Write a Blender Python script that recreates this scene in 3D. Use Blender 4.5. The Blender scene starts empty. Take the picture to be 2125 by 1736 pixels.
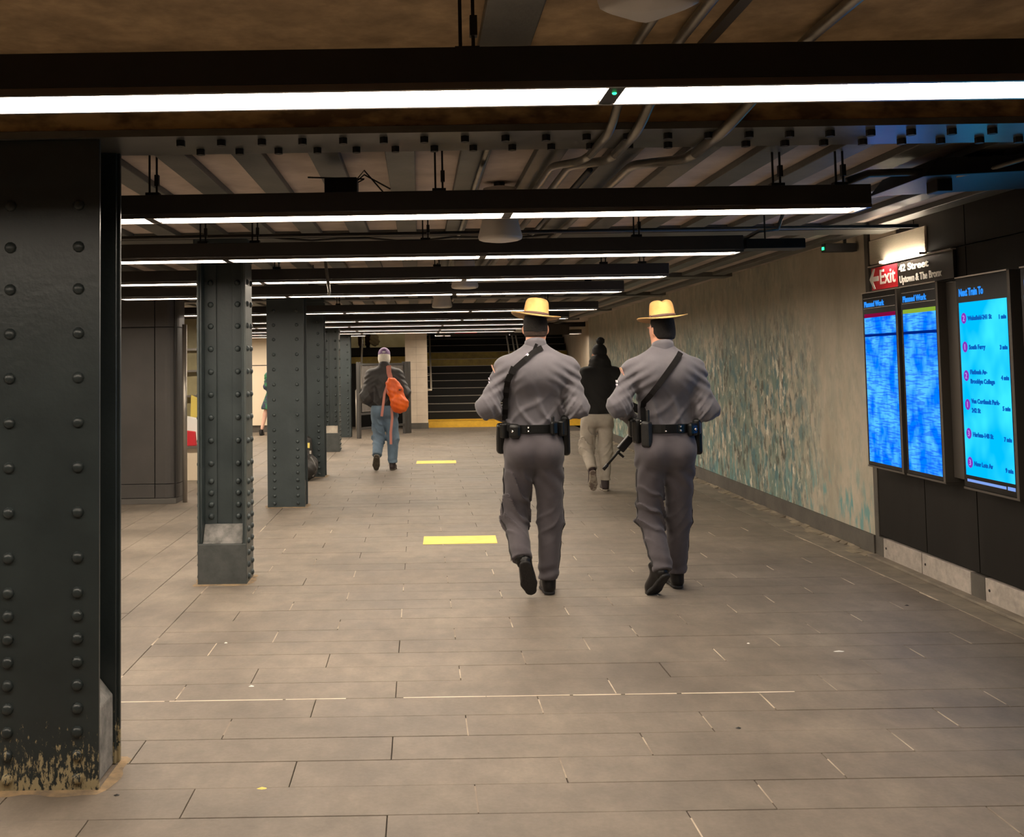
import bpy, bmesh, math, random
import numpy as np
from mathutils import Vector, Matrix

random.seed(7)
rng = np.random.default_rng(7)
scn = bpy.context.scene
COL = scn.collection

# ------------------------------------------------------------------ camera, world, exposure
cam_d = bpy.data.cameras.new('camera')
cam = bpy.data.objects.new('camera', cam_d)
COL.objects.link(cam)
TH, RHO = 0.055, 0.0155                       # pitch up, roll
cw = Vector((0, math.cos(TH), math.sin(TH)))
cu0 = Vector((0, -math.sin(TH), math.cos(TH)))
cr0 = Vector((1, 0, 0))
cr = math.cos(RHO) * cr0 - math.sin(RHO) * cu0
cu = math.sin(RHO) * cr0 + math.cos(RHO) * cu0
cam.matrix_world = Matrix(((cr.x, cu.x, -cw.x, 0), (cr.y, cu.y, -cw.y, 0), (cr.z, cu.z, -cw.z, 1.5), (0, 0, 0, 1)))
cam_d.sensor_width = 36
cam_d.sensor_fit = 'HORIZONTAL'
cam_d.lens = 2100 / 2125 * 36
cam_d.shift_x = 0.09143
cam_d.shift_y = -0.10664
cam_d.clip_start = 0.05
scn.camera = cam
world = bpy.data.worlds.new('world')
scn.world = world
world.use_nodes = True
world.node_tree.nodes['Background'].inputs[0].default_value = (0.0, 0.0, 0.0, 1)
scn.view_settings.view_transform = 'Standard'
scn.view_settings.look = 'None'
scn.view_settings.gamma = 1
scn.view_settings.use_curve_mapping = False
scn.view_settings.exposure = 0.78
LED_POWER = 22.0
LED_COL = (1.0, 0.86, 0.70)


# ------------------------------------------------------------------ materials
def mat(name, col, rough=0.6, metal=0.0, col2=None, scale=6.0, stretch=(1, 1, 1), bump=0.0, bscale=60.0, spec=0.5,
        lo=0.35, hi=0.65, detail=4.0, tint=0.0, emis=None, estr=0.0, rough2=None, sheen=0.0, coat=0.0):
    m = bpy.data.materials.new(name)
    m.use_nodes = True
    nt = m.node_tree
    N, L = nt.nodes, nt.links
    b = N['Principled BSDF']
    b.inputs['Base Color'].default_value = (*col, 1)
    b.inputs['Roughness'].default_value = rough
    b.inputs['Metallic'].default_value = metal
    b.inputs['Specular IOR Level'].default_value = spec
    if coat:
        b.inputs['Coat Weight'].default_value = coat
        b.inputs['Coat Roughness'].default_value = 0.25
    if sheen:
        b.inputs['Sheen Weight'].default_value = sheen
        b.inputs['Sheen Roughness'].default_value = 0.5
    geo = N.new('ShaderNodeNewGeometry')
    mp = N.new('ShaderNodeMapping')
    mp.inputs['Scale'].default_value = stretch
    L.new(geo.outputs['Position'], mp.inputs['Vector'])
    out = None
    if col2 is not None:
        nz = N.new('ShaderNodeTexNoise')
        nz.inputs['Scale'].default_value = scale
        nz.inputs['Detail'].default_value = detail
        nz.inputs['Roughness'].default_value = 0.6
        L.new(mp.outputs[0], nz.inputs['Vector'])
        mr = N.new('ShaderNodeMapRange')
        mr.inputs['From Min'].default_value = lo
        mr.inputs['From Max'].default_value = hi
        L.new(nz.outputs['Fac'], mr.inputs['Value'])
        mx = N.new('ShaderNodeMix')
        mx.data_type = 'RGBA'
        mx.inputs['A'].default_value = (*col, 1)
        mx.inputs['B'].default_value = (*col2, 1)
        L.new(mr.outputs[0], mx.inputs['Factor'])
        out = mx.outputs['Result']
        if rough2 is not None:
            r2 = N.new('ShaderNodeMapRange')
            r2.inputs['To Min'].default_value = rough
            r2.inputs['To Max'].default_value = rough2
            L.new(mr.outputs[0], r2.inputs['Value'])
            L.new(r2.outputs[0], b.inputs['Roughness'])
    if tint:
        oi = N.new('ShaderNodeObjectInfo')
        tr = N.new('ShaderNodeMapRange')
        tr.inputs['To Min'].default_value = 1 - tint
        tr.inputs['To Max'].default_value = 1 + tint
        L.new(oi.outputs['Random'], tr.inputs['Value'])
        vm = N.new('ShaderNodeVectorMath')
        vm.operation = 'SCALE'
        if out is not None:
            L.new(out, vm.inputs[0])
        else:
            vm.inputs[0].default_value = col
        L.new(tr.outputs[0], vm.inputs['Scale'])
        out = vm.outputs[0]
    if out is not None:
        L.new(out, b.inputs['Base Color'])
    if bump:
        n2 = N.new('ShaderNodeTexNoise')
        n2.inputs['Scale'].default_value = bscale
        n2.inputs['Detail'].default_value = 5
        L.new(mp.outputs[0], n2.inputs['Vector'])
        bp = N.new('ShaderNodeBump')
        bp.inputs['Strength'].default_value = bump
        bp.inputs['Distance'].default_value = 0.01
        L.new(n2.outputs['Fac'], bp.inputs['Height'])
        L.new(bp.outputs[0], b.inputs['Normal'])
    if emis is not None:
        b.inputs['Emission Color'].default_value = (*emis, 1)
        b.inputs['Emission Strength'].default_value = estr
    return m


M = {}
M['tile'] = mat('slate_tile', (0.145, 0.119, 0.094), 0.50, col2=(0.208, 0.172, 0.136), scale=1.3, bump=0.10, bscale=40, tint=0.025, rough2=0.62, spec=0.35, detail=8)
M['grout'] = mat('dark_grout', (0.05, 0.043, 0.036), 0.9)
M['filler'] = mat('pale_grout', (0.52, 0.43, 0.33), 0.9, col2=(0.22, 0.18, 0.14), scale=2.2, lo=.4, hi=.6)
M['kerb'] = mat('kerb_stone', (0.145, 0.122, 0.096), 0.7, col2=(0.23, 0.195, 0.15), scale=5, bump=0.2, bscale=30)
M['dust'] = mat('floor_dust', (0.30, 0.25, 0.175), 0.95, col2=(0.13, 0.107, 0.08), scale=7, stretch=(1, .4, 1))
M['skirting'] = mat('skirting_stone', (0.065, 0.058, 0.049), 0.65, col2=(0.10, 0.088, 0.073), scale=4, bump=0.15)
M['black_panel'] = mat('black_wall_panel', (0.009, 0.008, 0.007), 0.45, spec=.14, col2=(0.013, 0.0115, 0.010), scale=3, stretch=(1, 1, .3), rough2=0.55, bump=0.03, bscale=12)
M['kick'] = mat('kick_plate_metal', (0.44, 0.39, 0.34), 0.5, 0.1, col2=(0.36, 0.32, 0.28), scale=9)
M['black_metal'] = mat('black_powder_coat', (0.008, 0.007, 0.007), 0.45, spec=.3, col2=(0.012, 0.011, 0.010), scale=10)
M['housing'] = mat('fixture_black', (0.030, 0.026, 0.023), 0.38, 0.0, spec=.4, col2=(0.036, 0.032, 0.028), scale=5)
M['lip'] = mat('fixture_lip_metal', (0.20, 0.18, 0.17), 0.3, 0.8)
M['led'] = mat('led_lens', (0.9, 0.9, 0.9), 0.5, emis=LED_COL, estr=LED_POWER)
M['green_led'] = mat('green_indicator', (0.02, 0.3, 0.1), 0.5, emis=(0.02, 1.0, 0.25), estr=2.0)
M['steel'] = mat('pillar_paint', (0.028, 0.038, 0.040), 0.38, spec=.45, col2=(0.038, 0.050, 0.052), scale=3.5, bump=0.12, bscale=35, rough2=0.5)
M['steel_light'] = mat('pillar_paint_grey', (0.060, 0.072, 0.071), 0.42, col2=(0.040, 0.050, 0.049), scale=6, bump=0.1, bscale=35)
M['fill'] = mat('pillar_base_concrete', (0.24, 0.23, 0.215), 0.85, col2=(0.10, 0.10, 0.095), scale=11, bump=0.4, bscale=30)
M['fill_dark'] = mat('pillar_base_painted', (0.042, 0.048, 0.047), 0.6, col2=(0.065, 0.07, 0.068), scale=9, bump=0.25, bscale=30)
M['fill_pale'] = mat('base_concrete_pale', (0.42, 0.37, 0.30), 0.9, col2=(0.33, 0.29, 0.24), scale=12, bump=0.4, bscale=40)
M['joist'] = mat('joist_steel', (0.060, 0.060, 0.054), 0.45, col2=(0.10, 0.098, 0.085), scale=4, bump=0.1)
M['plaster'] = mat('ceiling_plaster', (0.52, 0.44, 0.385), 0.9, col2=(0.36, 0.30, 0.26), scale=3.0, bump=0.2, bscale=10)
M['concrete'] = mat('brown_concrete', (0.48, 0.34, 0.19), 0.9, col2=(0.32, 0.22, 0.12), scale=3.5, bump=0.25, bscale=9)
M['stain'] = mat('stained_concrete', (0.52, 0.36, 0.18), 0.9, col2=(0.17, 0.115, 0.06), scale=4.0, stretch=(1, 1, 2.2), lo=.42, hi=.58, bump=0.2, bscale=9)
M['flange'] = mat('beam_flange', (0.13, 0.13, 0.12), 0.28, 0.25, col2=(0.09, 0.09, 0.085), scale=5)
M['bolt'] = mat('bolt_black', (0.012, 0.011, 0.010), 0.6)
M['conduit'] = mat('galvanised_conduit', (0.33, 0.31, 0.27), 0.32, 0.75, col2=(0.24, 0.22, 0.19), scale=10)
M['conduit_dark'] = mat('dark_conduit', (0.06, 0.055, 0.05), 0.4, 0.3)
M['cable'] = mat('black_cable', (0.012, 0.011, 0.01), 0.5)
M['white_plastic'] = mat('white_plastic', (0.62, 0.58, 0.54), 0.4)
M['kiosk'] = mat('kiosk_panel', (0.052, 0.048, 0.044), 0.45, 0.2, col2=(0.066, 0.060, 0.055), scale=2)
M['kiosk_base'] = mat('kiosk_plinth', (0.075, 0.068, 0.06), 0.7)
M['steel_post'] = mat('stainless_post', (0.34, 0.31, 0.27), 0.35, 0.7)
M['white_tile'] = mat('white_tile', (0.66, 0.56, 0.44), 0.35, col2=(0.58, 0.48, 0.37), scale=3)
M['cream_panel'] = mat('cream_panel', (0.78, 0.66, 0.49), 0.45)
M['green_tile'] = mat('olive_wall_tile', (0.40, 0.35, 0.20), 0.4, col2=(0.32, 0.28, 0.15), scale=4)
M['step_dark'] = mat('stair_dark', (0.012, 0.011, 0.010), 0.65, spec=.2)
M['step_nose'] = mat('stair_nosing', (0.30, 0.27, 0.23), 0.5, 0.3)
M['yellow'] = mat('yellow_paint', (0.80, 0.47, 0.035), 0.5, col2=(0.70, 0.40, 0.03), scale=12)
M['yellow_dark'] = mat('yellow_paint_dark', (0.34, 0.24, 0.02), 0.5, col2=(0.22, 0.15, 0.015), scale=6)  # darker yellow for the upper risers and the landing edge
M['sticker'] = mat('yellow_floor_sticker', (0.85, 0.60, 0.10), 0.5, col2=(0.74, 0.50, 0.06), scale=9)
M['rail'] = mat('handrail_steel', (0.75, 0.70, 0.60), 0.3, 0.4)
M['mesh_panel'] = mat('gate_panel', (0.13, 0.12, 0.11), 0.45, 0.3, col2=(0.18, 0.165, 0.15), scale=10)
M['gate_frame'] = mat('gate_frame', (0.045, 0.043, 0.040), 0.5)
M['skin'] = mat('skin', (0.62, 0.30, 0.19), 0.5, col2=(0.56, 0.26, 0.16), scale=12, spec=0.35)
M['skin_pale'] = mat('skin_pale', (0.66, 0.40, 0.30), 0.5)
M['hair_dark'] = mat('hair_dark', (0.006, 0.0045, 0.004), 0.7, spec=.2, col2=(0.013, 0.010, 0.008), scale=90, bump=0.5, bscale=250)
M['hair_fade'] = mat('hair_cropped', (0.050, 0.032, 0.024), 0.75, spec=.2, col2=(0.03, 0.02, 0.015), scale=140, bump=0.4, bscale=250)
M['hair_white'] = mat('hair_white', (0.90, 0.86, 0.76), 0.8, col2=(0.78, 0.73, 0.63), scale=60, bump=0.6, bscale=160)
M['shirt'] = mat('grey_uniform_shirt', (0.116, 0.108, 0.121), 0.85, spec=.2, col2=(0.104, 0.097, 0.109), scale=20, bump=0.05, bscale=420, sheen=0.2)
M['trouser'] = mat('grey_uniform_trousers', (0.075, 0.066, 0.073), 0.85, spec=.2, col2=(0.066, 0.058, 0.065), scale=20, bump=0.05, bscale=420, sheen=0.15)
M['stripe'] = mat('black_trouser_stripe', (0.012, 0.011, 0.012), 0.7)
M['leather'] = mat('black_leather', (0.005, 0.005, 0.005), 0.34, spec=.35, bump=0.1, bscale=160)
M['leather_dull'] = mat('black_shoe_leather', (0.007, 0.006, 0.006), 0.40, spec=.35, bump=0.08, bscale=90)
M['sole'] = mat('shoe_sole', (0.011, 0.010, 0.010), 0.75, bump=0.6, bscale=45)
M['snap'] = mat('silver_snap', (0.9, 0.88, 0.84), 0.15, 1.0)
M['sling'] = mat('black_webbing', (0.006, 0.005, 0.005), 0.8, spec=.2)
M['hat'] = mat('tan_felt_hat', (0.72, 0.44, 0.155), 0.85, col2=(0.66, 0.39, 0.13), scale=25, bump=0.1, bscale=200)
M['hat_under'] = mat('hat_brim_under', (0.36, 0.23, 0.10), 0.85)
M['hat_band'] = mat('hat_band', (0.10, 0.055, 0.05), 0.7)
M['gun'] = mat('gun_metal', (0.006, 0.006, 0.006), 0.4, 0.0, spec=.35)
M['radio'] = mat('radio_black', (0.008, 0.008, 0.008), 0.4, spec=.35, col2=(0.016, 0.015, 0.014), scale=40)
M['patch_gold'] = mat('patch_gold', (0.75, 0.52, 0.20), 0.7, col2=(0.35, 0.10, 0.22), scale=60)
M['patch_white'] = mat('patch_white', (0.8, 0.78, 0.8), 0.7, col2=(0.35, 0.28, 0.5), scale=50, lo=.5, hi=.6)
M['jacket_black'] = mat('black_hooded_jacket', (0.008, 0.0075, 0.007), 0.85)
M['sweat'] = mat('light_grey_sweatpants', (0.40, 0.36, 0.30), 0.9, col2=(0.35, 0.31, 0.26), scale=14)
M['jacket_dark'] = mat('charcoal_jacket', (0.026, 0.024, 0.023), 0.6, col2=(0.034, 0.031, 0.029), scale=9)
M['jeans'] = mat('blue_jeans', (0.135, 0.195, 0.26), 0.85, col2=(0.10, 0.15, 0.205), scale=7)
M['cap_purple'] = mat('purple_cap', (0.26, 0.16, 0.32), 0.7)
M['cap_white'] = mat('cap_white_mark', (0.85, 0.82, 0.85), 0.7)
M['orange'] = mat('orange_nylon', (0.80, 0.135, 0.008), 0.5, col2=(0.62, 0.085, 0.005), scale=7, bump=0.4, bscale=16)
M['strap_pink'] = mat('washed_red_strap', (0.50, 0.20, 0.15), 0.75)
M['sneaker'] = mat('dark_sneaker', (0.03, 0.018, 0.018), 0.6)
M['sneaker_sole'] = mat('pale_sneaker_sole', (0.34, 0.30, 0.24), 0.7, col2=(0.16, 0.12, 0.10), scale=18, lo=.45, hi=.55)
M['runner_sole'] = mat('brown_black_sole', (0.05, 0.04, 0.03), 0.7, col2=(0.10, 0.085, 0.06), scale=30)
M['sneaker_trim'] = mat('white_sneaker_trim', (0.75, 0.72, 0.68), 0.6)
M['green_skirt'] = mat('green_navy_print', (0.03, 0.16, 0.07), 0.8, col2=(0.03, 0.03, 0.07), scale=9, lo=.45, hi=.55)
M['brown_trouser'] = mat('brown_trousers', (0.05, 0.022, 0.012), 0.85)
M['white_bag'] = mat('white_bag', (0.55, 0.50, 0.30), 0.6)
M['bag_black'] = mat('black_bag', (0.018, 0.016, 0.014), 0.6, bump=0.4, bscale=18)
M['bag_yellow'] = mat('yellow_tag', (0.70, 0.55, 0.12), 0.6)
M['red_box'] = mat('red_wrapper', (0.55, 0.02, 0.03), 0.5)
M['white_paper'] = mat('white_paper', (0.8, 0.78, 0.72), 0.7)
M['screen_frame'] = mat('monitor_frame', (0.10, 0.088, 0.075), 0.4, 0.5)
M['screen_side'] = mat('monitor_bezel', (0.004, 0.004, 0.004), 0.25, spec=.2)
M['wire_trim'] = mat('panel_trim_metal', (0.60, 0.55, 0.50), 0.3, 0.8)
M['sign_black'] = mat('sign_black_enamel', (0.028, 0.023, 0.020), 0.22, coat=0.3)
M['sign_red'] = mat('sign_red', (0.62, 0.015, 0.03), 0.35)
M['sign_white'] = mat('sign_white', (0.85, 0.83, 0.80), 0.35)
M['rib_metal'] = mat('ribbed_metal', (0.55, 0.49, 0.40), 0.45, 0.15)
M['glass_sign'] = mat('sign_lamp_lens', (0.9, 0.9, 0.9), 0.5, emis=(1.0, 0.84, 0.64), estr=70.0)


def emit_mat(name, col, s):
    m = bpy.data.materials.new(name)
    m.use_nodes = True
    nt = m.node_tree
    nt.nodes.clear()
    e = nt.nodes.new('ShaderNodeEmission')
    e.inputs[0].default_value = (*col, 1)
    e.inputs[1].default_value = s
    o = nt.nodes.new('ShaderNodeOutputMaterial')
    nt.links.new(e.outputs[0], o.inputs[0])
    return m


SCR = 1.0
M['scr_text'] = emit_mat('screen_text_blue', (0.01, 0.17, 0.80), 0.52)
M['scr_dark'] = emit_mat('screen_text_dark', (0.005, 0.16, 0.62), 0.46)
M['scr_bullet'] = emit_mat('screen_bullet', (0.30, 0.05, 0.62), 0.46)
M['scr_num'] = emit_mat('screen_bullet_number', (0.55, 0.35, 0.95), 0.52)
M['scr_title'] = emit_mat('screen_title', (0.03, 0.30, 1.0), 0.58)
M['scr_red'] = emit_mat('screen_red_bar', (0.30, 0.004, 0.06), 0.41)
M['scr_green'] = emit_mat('screen_green_bar', (0.32, 0.52, 0.05), 0.46)
M['scr_pale'] = emit_mat('screen_pale_bar', (0.25, 0.42, 0.95), 0.52)
M['scr_line'] = emit_mat('screen_divider', (0.0, 0.03, 0.35), 0.35)


def screen_mat(name, c1, c2, c3, s, text):
    m = bpy.data.materials.new(name)
    m.use_nodes = True
    nt = m.node_tree
    N, L = nt.nodes, nt.links
    N.clear()
    geo = N.new('ShaderNodeNewGeometry')
    mp = N.new('ShaderNodeMapping')
    mp.inputs['Scale'].default_value = (1, 4.0, 3.0) if not text else (1, 9, 6)
    L.new(geo.outputs['Position'], mp.inputs[0])
    nz = N.new('ShaderNodeTexNoise')
    nz.inputs['Scale'].default_value = 1.0
    nz.inputs['Detail'].default_value = 2
    L.new(mp.outputs[0], nz.inputs['Vector'])
    mr = N.new('ShaderNodeMapRange')
    mr.inputs['From Min'].default_value = 0.38
    mr.inputs['From Max'].default_value = 0.66
    L.new(nz.outputs['Fac'], mr.inputs['Value'])
    mx = N.new('ShaderNodeMix')
    mx.data_type = 'RGBA'
    mx.inputs['A'].default_value = (*c1, 1)
    mx.inputs['B'].default_value = (*c2, 1)
    L.new(mr.outputs[0], mx.inputs['Factor'])
    res = mx.outputs['Result']
    if text:                                         # tiny unreadable print: rows broken into words
        mp2 = N.new('ShaderNodeMapping')
        mp2.inputs['Scale'].default_value = (1, 9, 95)
        L.new(geo.outputs['Position'], mp2.inputs[0])
        n2 = N.new('ShaderNodeTexNoise')
        n2.inputs['Scale'].default_value = 1.0
        n2.inputs['Detail'].default_value = 1
        L.new(mp2.outputs[0], n2.inputs['Vector'])
        m2 = N.new('ShaderNodeMapRange')
        m2.inputs['From Min'].default_value = 0.50
        m2.inputs['From Max'].default_value = 0.60
        m2.inputs['To Max'].default_value = 0.55
        L.new(n2.outputs['Fac'], m2.inputs['Value'])
        mx2 = N.new('ShaderNodeMix')
        mx2.data_type = 'RGBA'
        mx2.inputs['B'].default_value = (*c3, 1)
        L.new(m2.outputs[0], mx2.inputs['Factor'])
        L.new(res, mx2.inputs['A'])
        res = mx2.outputs['Result']
    e = N.new('ShaderNodeEmission')
    e.inputs[1].default_value = s
    L.new(res, e.inputs[0])
    o = N.new('ShaderNodeOutputMaterial')
    L.new(e.outputs[0], o.inputs[0])
    return m


M['scr_cyan'] = screen_mat('screen_cyan', (0.0, 0.40, 0.95), (0.035, 0.62, 1.0), (0, 0, 0), 0.80, False)
M['scr_blue'] = screen_mat('screen_blue', (0.0, 0.17, 0.95), (0.08, 0.46, 1.0), (0.0, 0.05, 0.72), 0.74, True)


def mural_mat():
    m = bpy.data.materials.new('mosaic_mural')
    m.use_nodes = True
    nt = m.node_tree
    N, L = nt.nodes, nt.links
    b = N['Principled BSDF']
    b.inputs['Roughness'].default_value = 0.5
    b.inputs['Specular IOR Level'].default_value = 0.3
    geo = N.new('ShaderNodeNewGeometry')

    def noise(stretch, scale, detail=4, rough=0.6, loc=(0, 0, 0)):
        mp = N.new('ShaderNodeMapping')
        mp.inputs['Scale'].default_value = stretch
        mp.inputs['Location'].default_value = loc
        L.new(geo.outputs['Position'], mp.inputs[0])
        nz = N.new('ShaderNodeTexNoise')
        nz.inputs['Scale'].default_value = scale
        nz.inputs['Detail'].default_value = detail
        nz.inputs['Roughness'].default_value = rough
        L.new(mp.outputs[0], nz.inputs['Vector'])
        return nz.outputs['Fac']

    def ramp(v, a, c, t0=0.0, t1=1.0):
        r = N.new('ShaderNodeMapRange')
        r.inputs['From Min'].default_value = a
        r.inputs['From Max'].default_value = c
        r.inputs['To Min'].default_value = t0
        r.inputs['To Max'].default_value = t1
        L.new(v, r.inputs['Value'])
        return r.outputs[0]

    def mul(a, c):
        r = N.new('ShaderNodeMath')
        r.operation = 'MULTIPLY'
        L.new(a, r.inputs[0])
        L.new(c, r.inputs[1])
        return r.outputs[0]

    def mix(f, a, c):
        r = N.new('ShaderNodeMix')
        r.data_type = 'RGBA'
        L.new(f, r.inputs['Factor'])
        if isinstance(a, tuple):
            r.inputs['A'].default_value = (*a, 1)
        else:
            L.new(a, r.inputs['A'])
        r.inputs['B'].default_value = (*c, 1)
        return r.outputs['Result']

    sep = N.new('ShaderNodeSeparateXYZ')
    L.new(geo.outputs['Position'], sep.inputs[0])
    far = ramp(sep.outputs['Y'], 8.7, 9.6, 0.12, 1.0)          # painted area starts beyond the plain end
    low = ramp(sep.outputs['Z'], 2.0, 1.35, 0.2, 1.0)
    area = mul(far, low)
    base = mix(ramp(noise((1, 2.2, 0.9), 1.6), 0.35, 0.65), (0.36, 0.32, 0.245), (0.47, 0.42, 0.33))
    c = mix(mul(ramp(noise((1, 1.3, 0.5), 1.1, 3, .5, (0, 3, 0)), 0.42, 0.58), area), base, (0.22, 0.26, 0.205))
    c = mix(mul(ramp(noise((1, 5, 2.8), 1.5, 6), 0.46, 0.58), area), c, (0.15, 0.215, 0.18))
    c = mix(mul(ramp(noise((1, 6.5, 3.2), 1.6, 6, .6, (0, 7, 1)), 0.50, 0.60), area), c, (0.08, 0.17, 0.185))
    c = mix(mul(ramp(noise((1, 8, 4.2), 1.5, 5, .6, (0, 1, 4)), 0.54, 0.62), area), c, (0.085, 0.085, 0.068))
    c = mix(mul(ramp(noise((1, 8.5, 4.8), 1.5, 5, .6, (0, 11, 4)), 0.58, 0.66), area), c, (0.66, 0.62, 0.50))
    bot = ramp(sep.outputs['Z'], 0.75, 0.35)
    c = mix(mul(ramp(noise((1, 8, 2.4), 1.5, 5, .6, (0, 2, 9)), 0.52, 0.62), bot), c, (0.15, 0.31, 0.30))
    L.new(c, b.inputs['Base Color'])
    bp = N.new('ShaderNodeBump')
    bp.inputs['Strength'].default_value = 0.15
    bp.inputs['Distance'].default_value = 0.01
    L.new(noise((1, 30, 12), 2.0), bp.inputs['Height'])
    L.new(bp.outputs[0], b.inputs['Normal'])
    return m


M['mural'] = mural_mat()


def mottle(m, scale, a, b, t0, t1, stretch=(1, 1, 1), rough=5.0):
    """multiply a material's colour by one more noise layer (stains, scuffs)"""
    nt = m.node_tree
    N, L = nt.nodes, nt.links
    bs = N['Principled BSDF']
    src = bs.inputs['Base Color'].links[0].from_socket
    geo = N.new('ShaderNodeNewGeometry')
    mp = N.new('ShaderNodeMapping')
    mp.inputs['Scale'].default_value = stretch
    L.new(geo.outputs['Position'], mp.inputs[0])
    nz = N.new('ShaderNodeTexNoise')
    nz.inputs['Scale'].default_value = scale
    nz.inputs['Detail'].default_value = rough
    nz.inputs['Roughness'].default_value = 0.65
    L.new(mp.outputs[0], nz.inputs['Vector'])
    r = N.new('ShaderNodeMapRange')
    r.inputs['From Min'].default_value = a
    r.inputs['From Max'].default_value = b
    r.inputs['To Min'].default_value = t0
    r.inputs['To Max'].default_value = t1
    L.new(nz.outputs['Fac'], r.inputs['Value'])
    v = N.new('ShaderNodeVectorMath')
    v.operation = 'SCALE'
    L.new(src, v.inputs[0])
    L.new(r.outputs[0], v.inputs['Scale'])
    L.new(v.outputs[0], bs.inputs['Base Color'])


mottle(M['tile'], 9.0, .35, .68, .86, 1.10, (1, .6, 1))
mottle(M['tile'], 0.75, .38, .62, .80, 1.10)
mottle(M['tile'], 60.0, .3, .7, .92, 1.07)
mottle(M['kick'], 22.0, .35, .65, .8, 1.1)
mottle(M['concrete'], 9.0, .35, .65, .75, 1.1)


def pillar_worn_shaded_mat():
    """pillar paint with backlit shade put into its colour, chipped to pale rust near the floor and streaked with grey"""
    m = mat('pillar_paint_chipped_shaded', (0.017, 0.023, 0.024), 0.34, spec=.45, col2=(0.025, 0.033, 0.034), scale=3.5, bump=0.14, bscale=35, rough2=0.5)  # base colour darker than the other pillars, backlit shade put into it
    nt = m.node_tree
    N, L = nt.nodes, nt.links
    b = N['Principled BSDF']
    src = b.inputs['Base Color'].links[0].from_socket
    geo = N.new('ShaderNodeNewGeometry')
    sep = N.new('ShaderNodeSeparateXYZ')
    L.new(geo.outputs['Position'], sep.inputs[0])
    mp = N.new('ShaderNodeMapping')
    mp.inputs['Scale'].default_value = (60, 60, 24)
    L.new(geo.outputs['Position'], mp.inputs[0])
    nz = N.new('ShaderNodeTexNoise')
    nz.inputs['Scale'].default_value = 1.0
    nz.inputs['Detail'].default_value = 6
    nz.inputs['Roughness'].default_value = 0.7
    L.new(mp.outputs[0], nz.inputs['Vector'])
    thr = N.new('ShaderNodeMapRange')
    thr.inputs['From Min'].default_value = 0.02
    thr.inputs['From Max'].default_value = 0.34
    thr.inputs['To Min'].default_value = 0.44
    thr.inputs['To Max'].default_value = 0.72
    L.new(sep.outputs['Z'], thr.inputs['Value'])
    sub = N.new('ShaderNodeMath')
    sub.operation = 'SUBTRACT'
    L.new(nz.outputs['Fac'], sub.inputs[0])
    L.new(thr.outputs[0], sub.inputs[1])
    mr = N.new('ShaderNodeMapRange')
    mr.inputs['From Min'].default_value = 0.0
    mr.inputs['From Max'].default_value = 0.05
    L.new(sub.outputs[0], mr.inputs['Value'])
    mx = N.new('ShaderNodeMix')
    mx.data_type = 'RGBA'
    mx.inputs['B'].default_value = (0.30, 0.245, 0.14, 1)
    L.new(mr.outputs[0], mx.inputs['Factor'])
    L.new(src, mx.inputs['A'])
    L.new(mx.outputs['Result'], b.inputs['Base Color'])
    r = N.new('ShaderNodeMapRange')
    r.inputs['To Min'].default_value = 0.36
    r.inputs['To Max'].default_value = 0.85
    L.new(mr.outputs[0], r.inputs['Value'])
    for l in list(b.inputs['Roughness'].links):
        L.remove(l)
    L.new(r.outputs[0], b.inputs['Roughness'])
    return m


M['steel_worn_shaded'] = pillar_worn_shaded_mat()


# ------------------------------------------------------------------ object helpers
def wloc(o):
    v = Vector((0, 0, 0))
    while o is not None:
        v += o.location
        o = o.parent
    return v


def tag(o, label=None, cat=None, group=None, kind=None):
    if label:
        o['label'] = label
    if cat:
        o['category'] = cat
    if group:
        o['group'] = group
    if kind:
        o['kind'] = kind
    return o


def thing(name, loc, label, cat, group=None):
    o = bpy.data.objects.new(name, None)
    o.empty_display_size = 0.1
    o.location = loc
    COL.objects.link(o)
    return tag(o, label, cat, group)


def link(name, me, parent=None, loc=None):
    o = bpy.data.objects.new(name, me)
    COL.objects.link(o)
    if parent is not None:
        o.parent = parent
    if loc is not None:
        o.location = Vector(loc) - (wloc(parent) if parent else Vector((0, 0, 0)))
    return o


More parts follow.
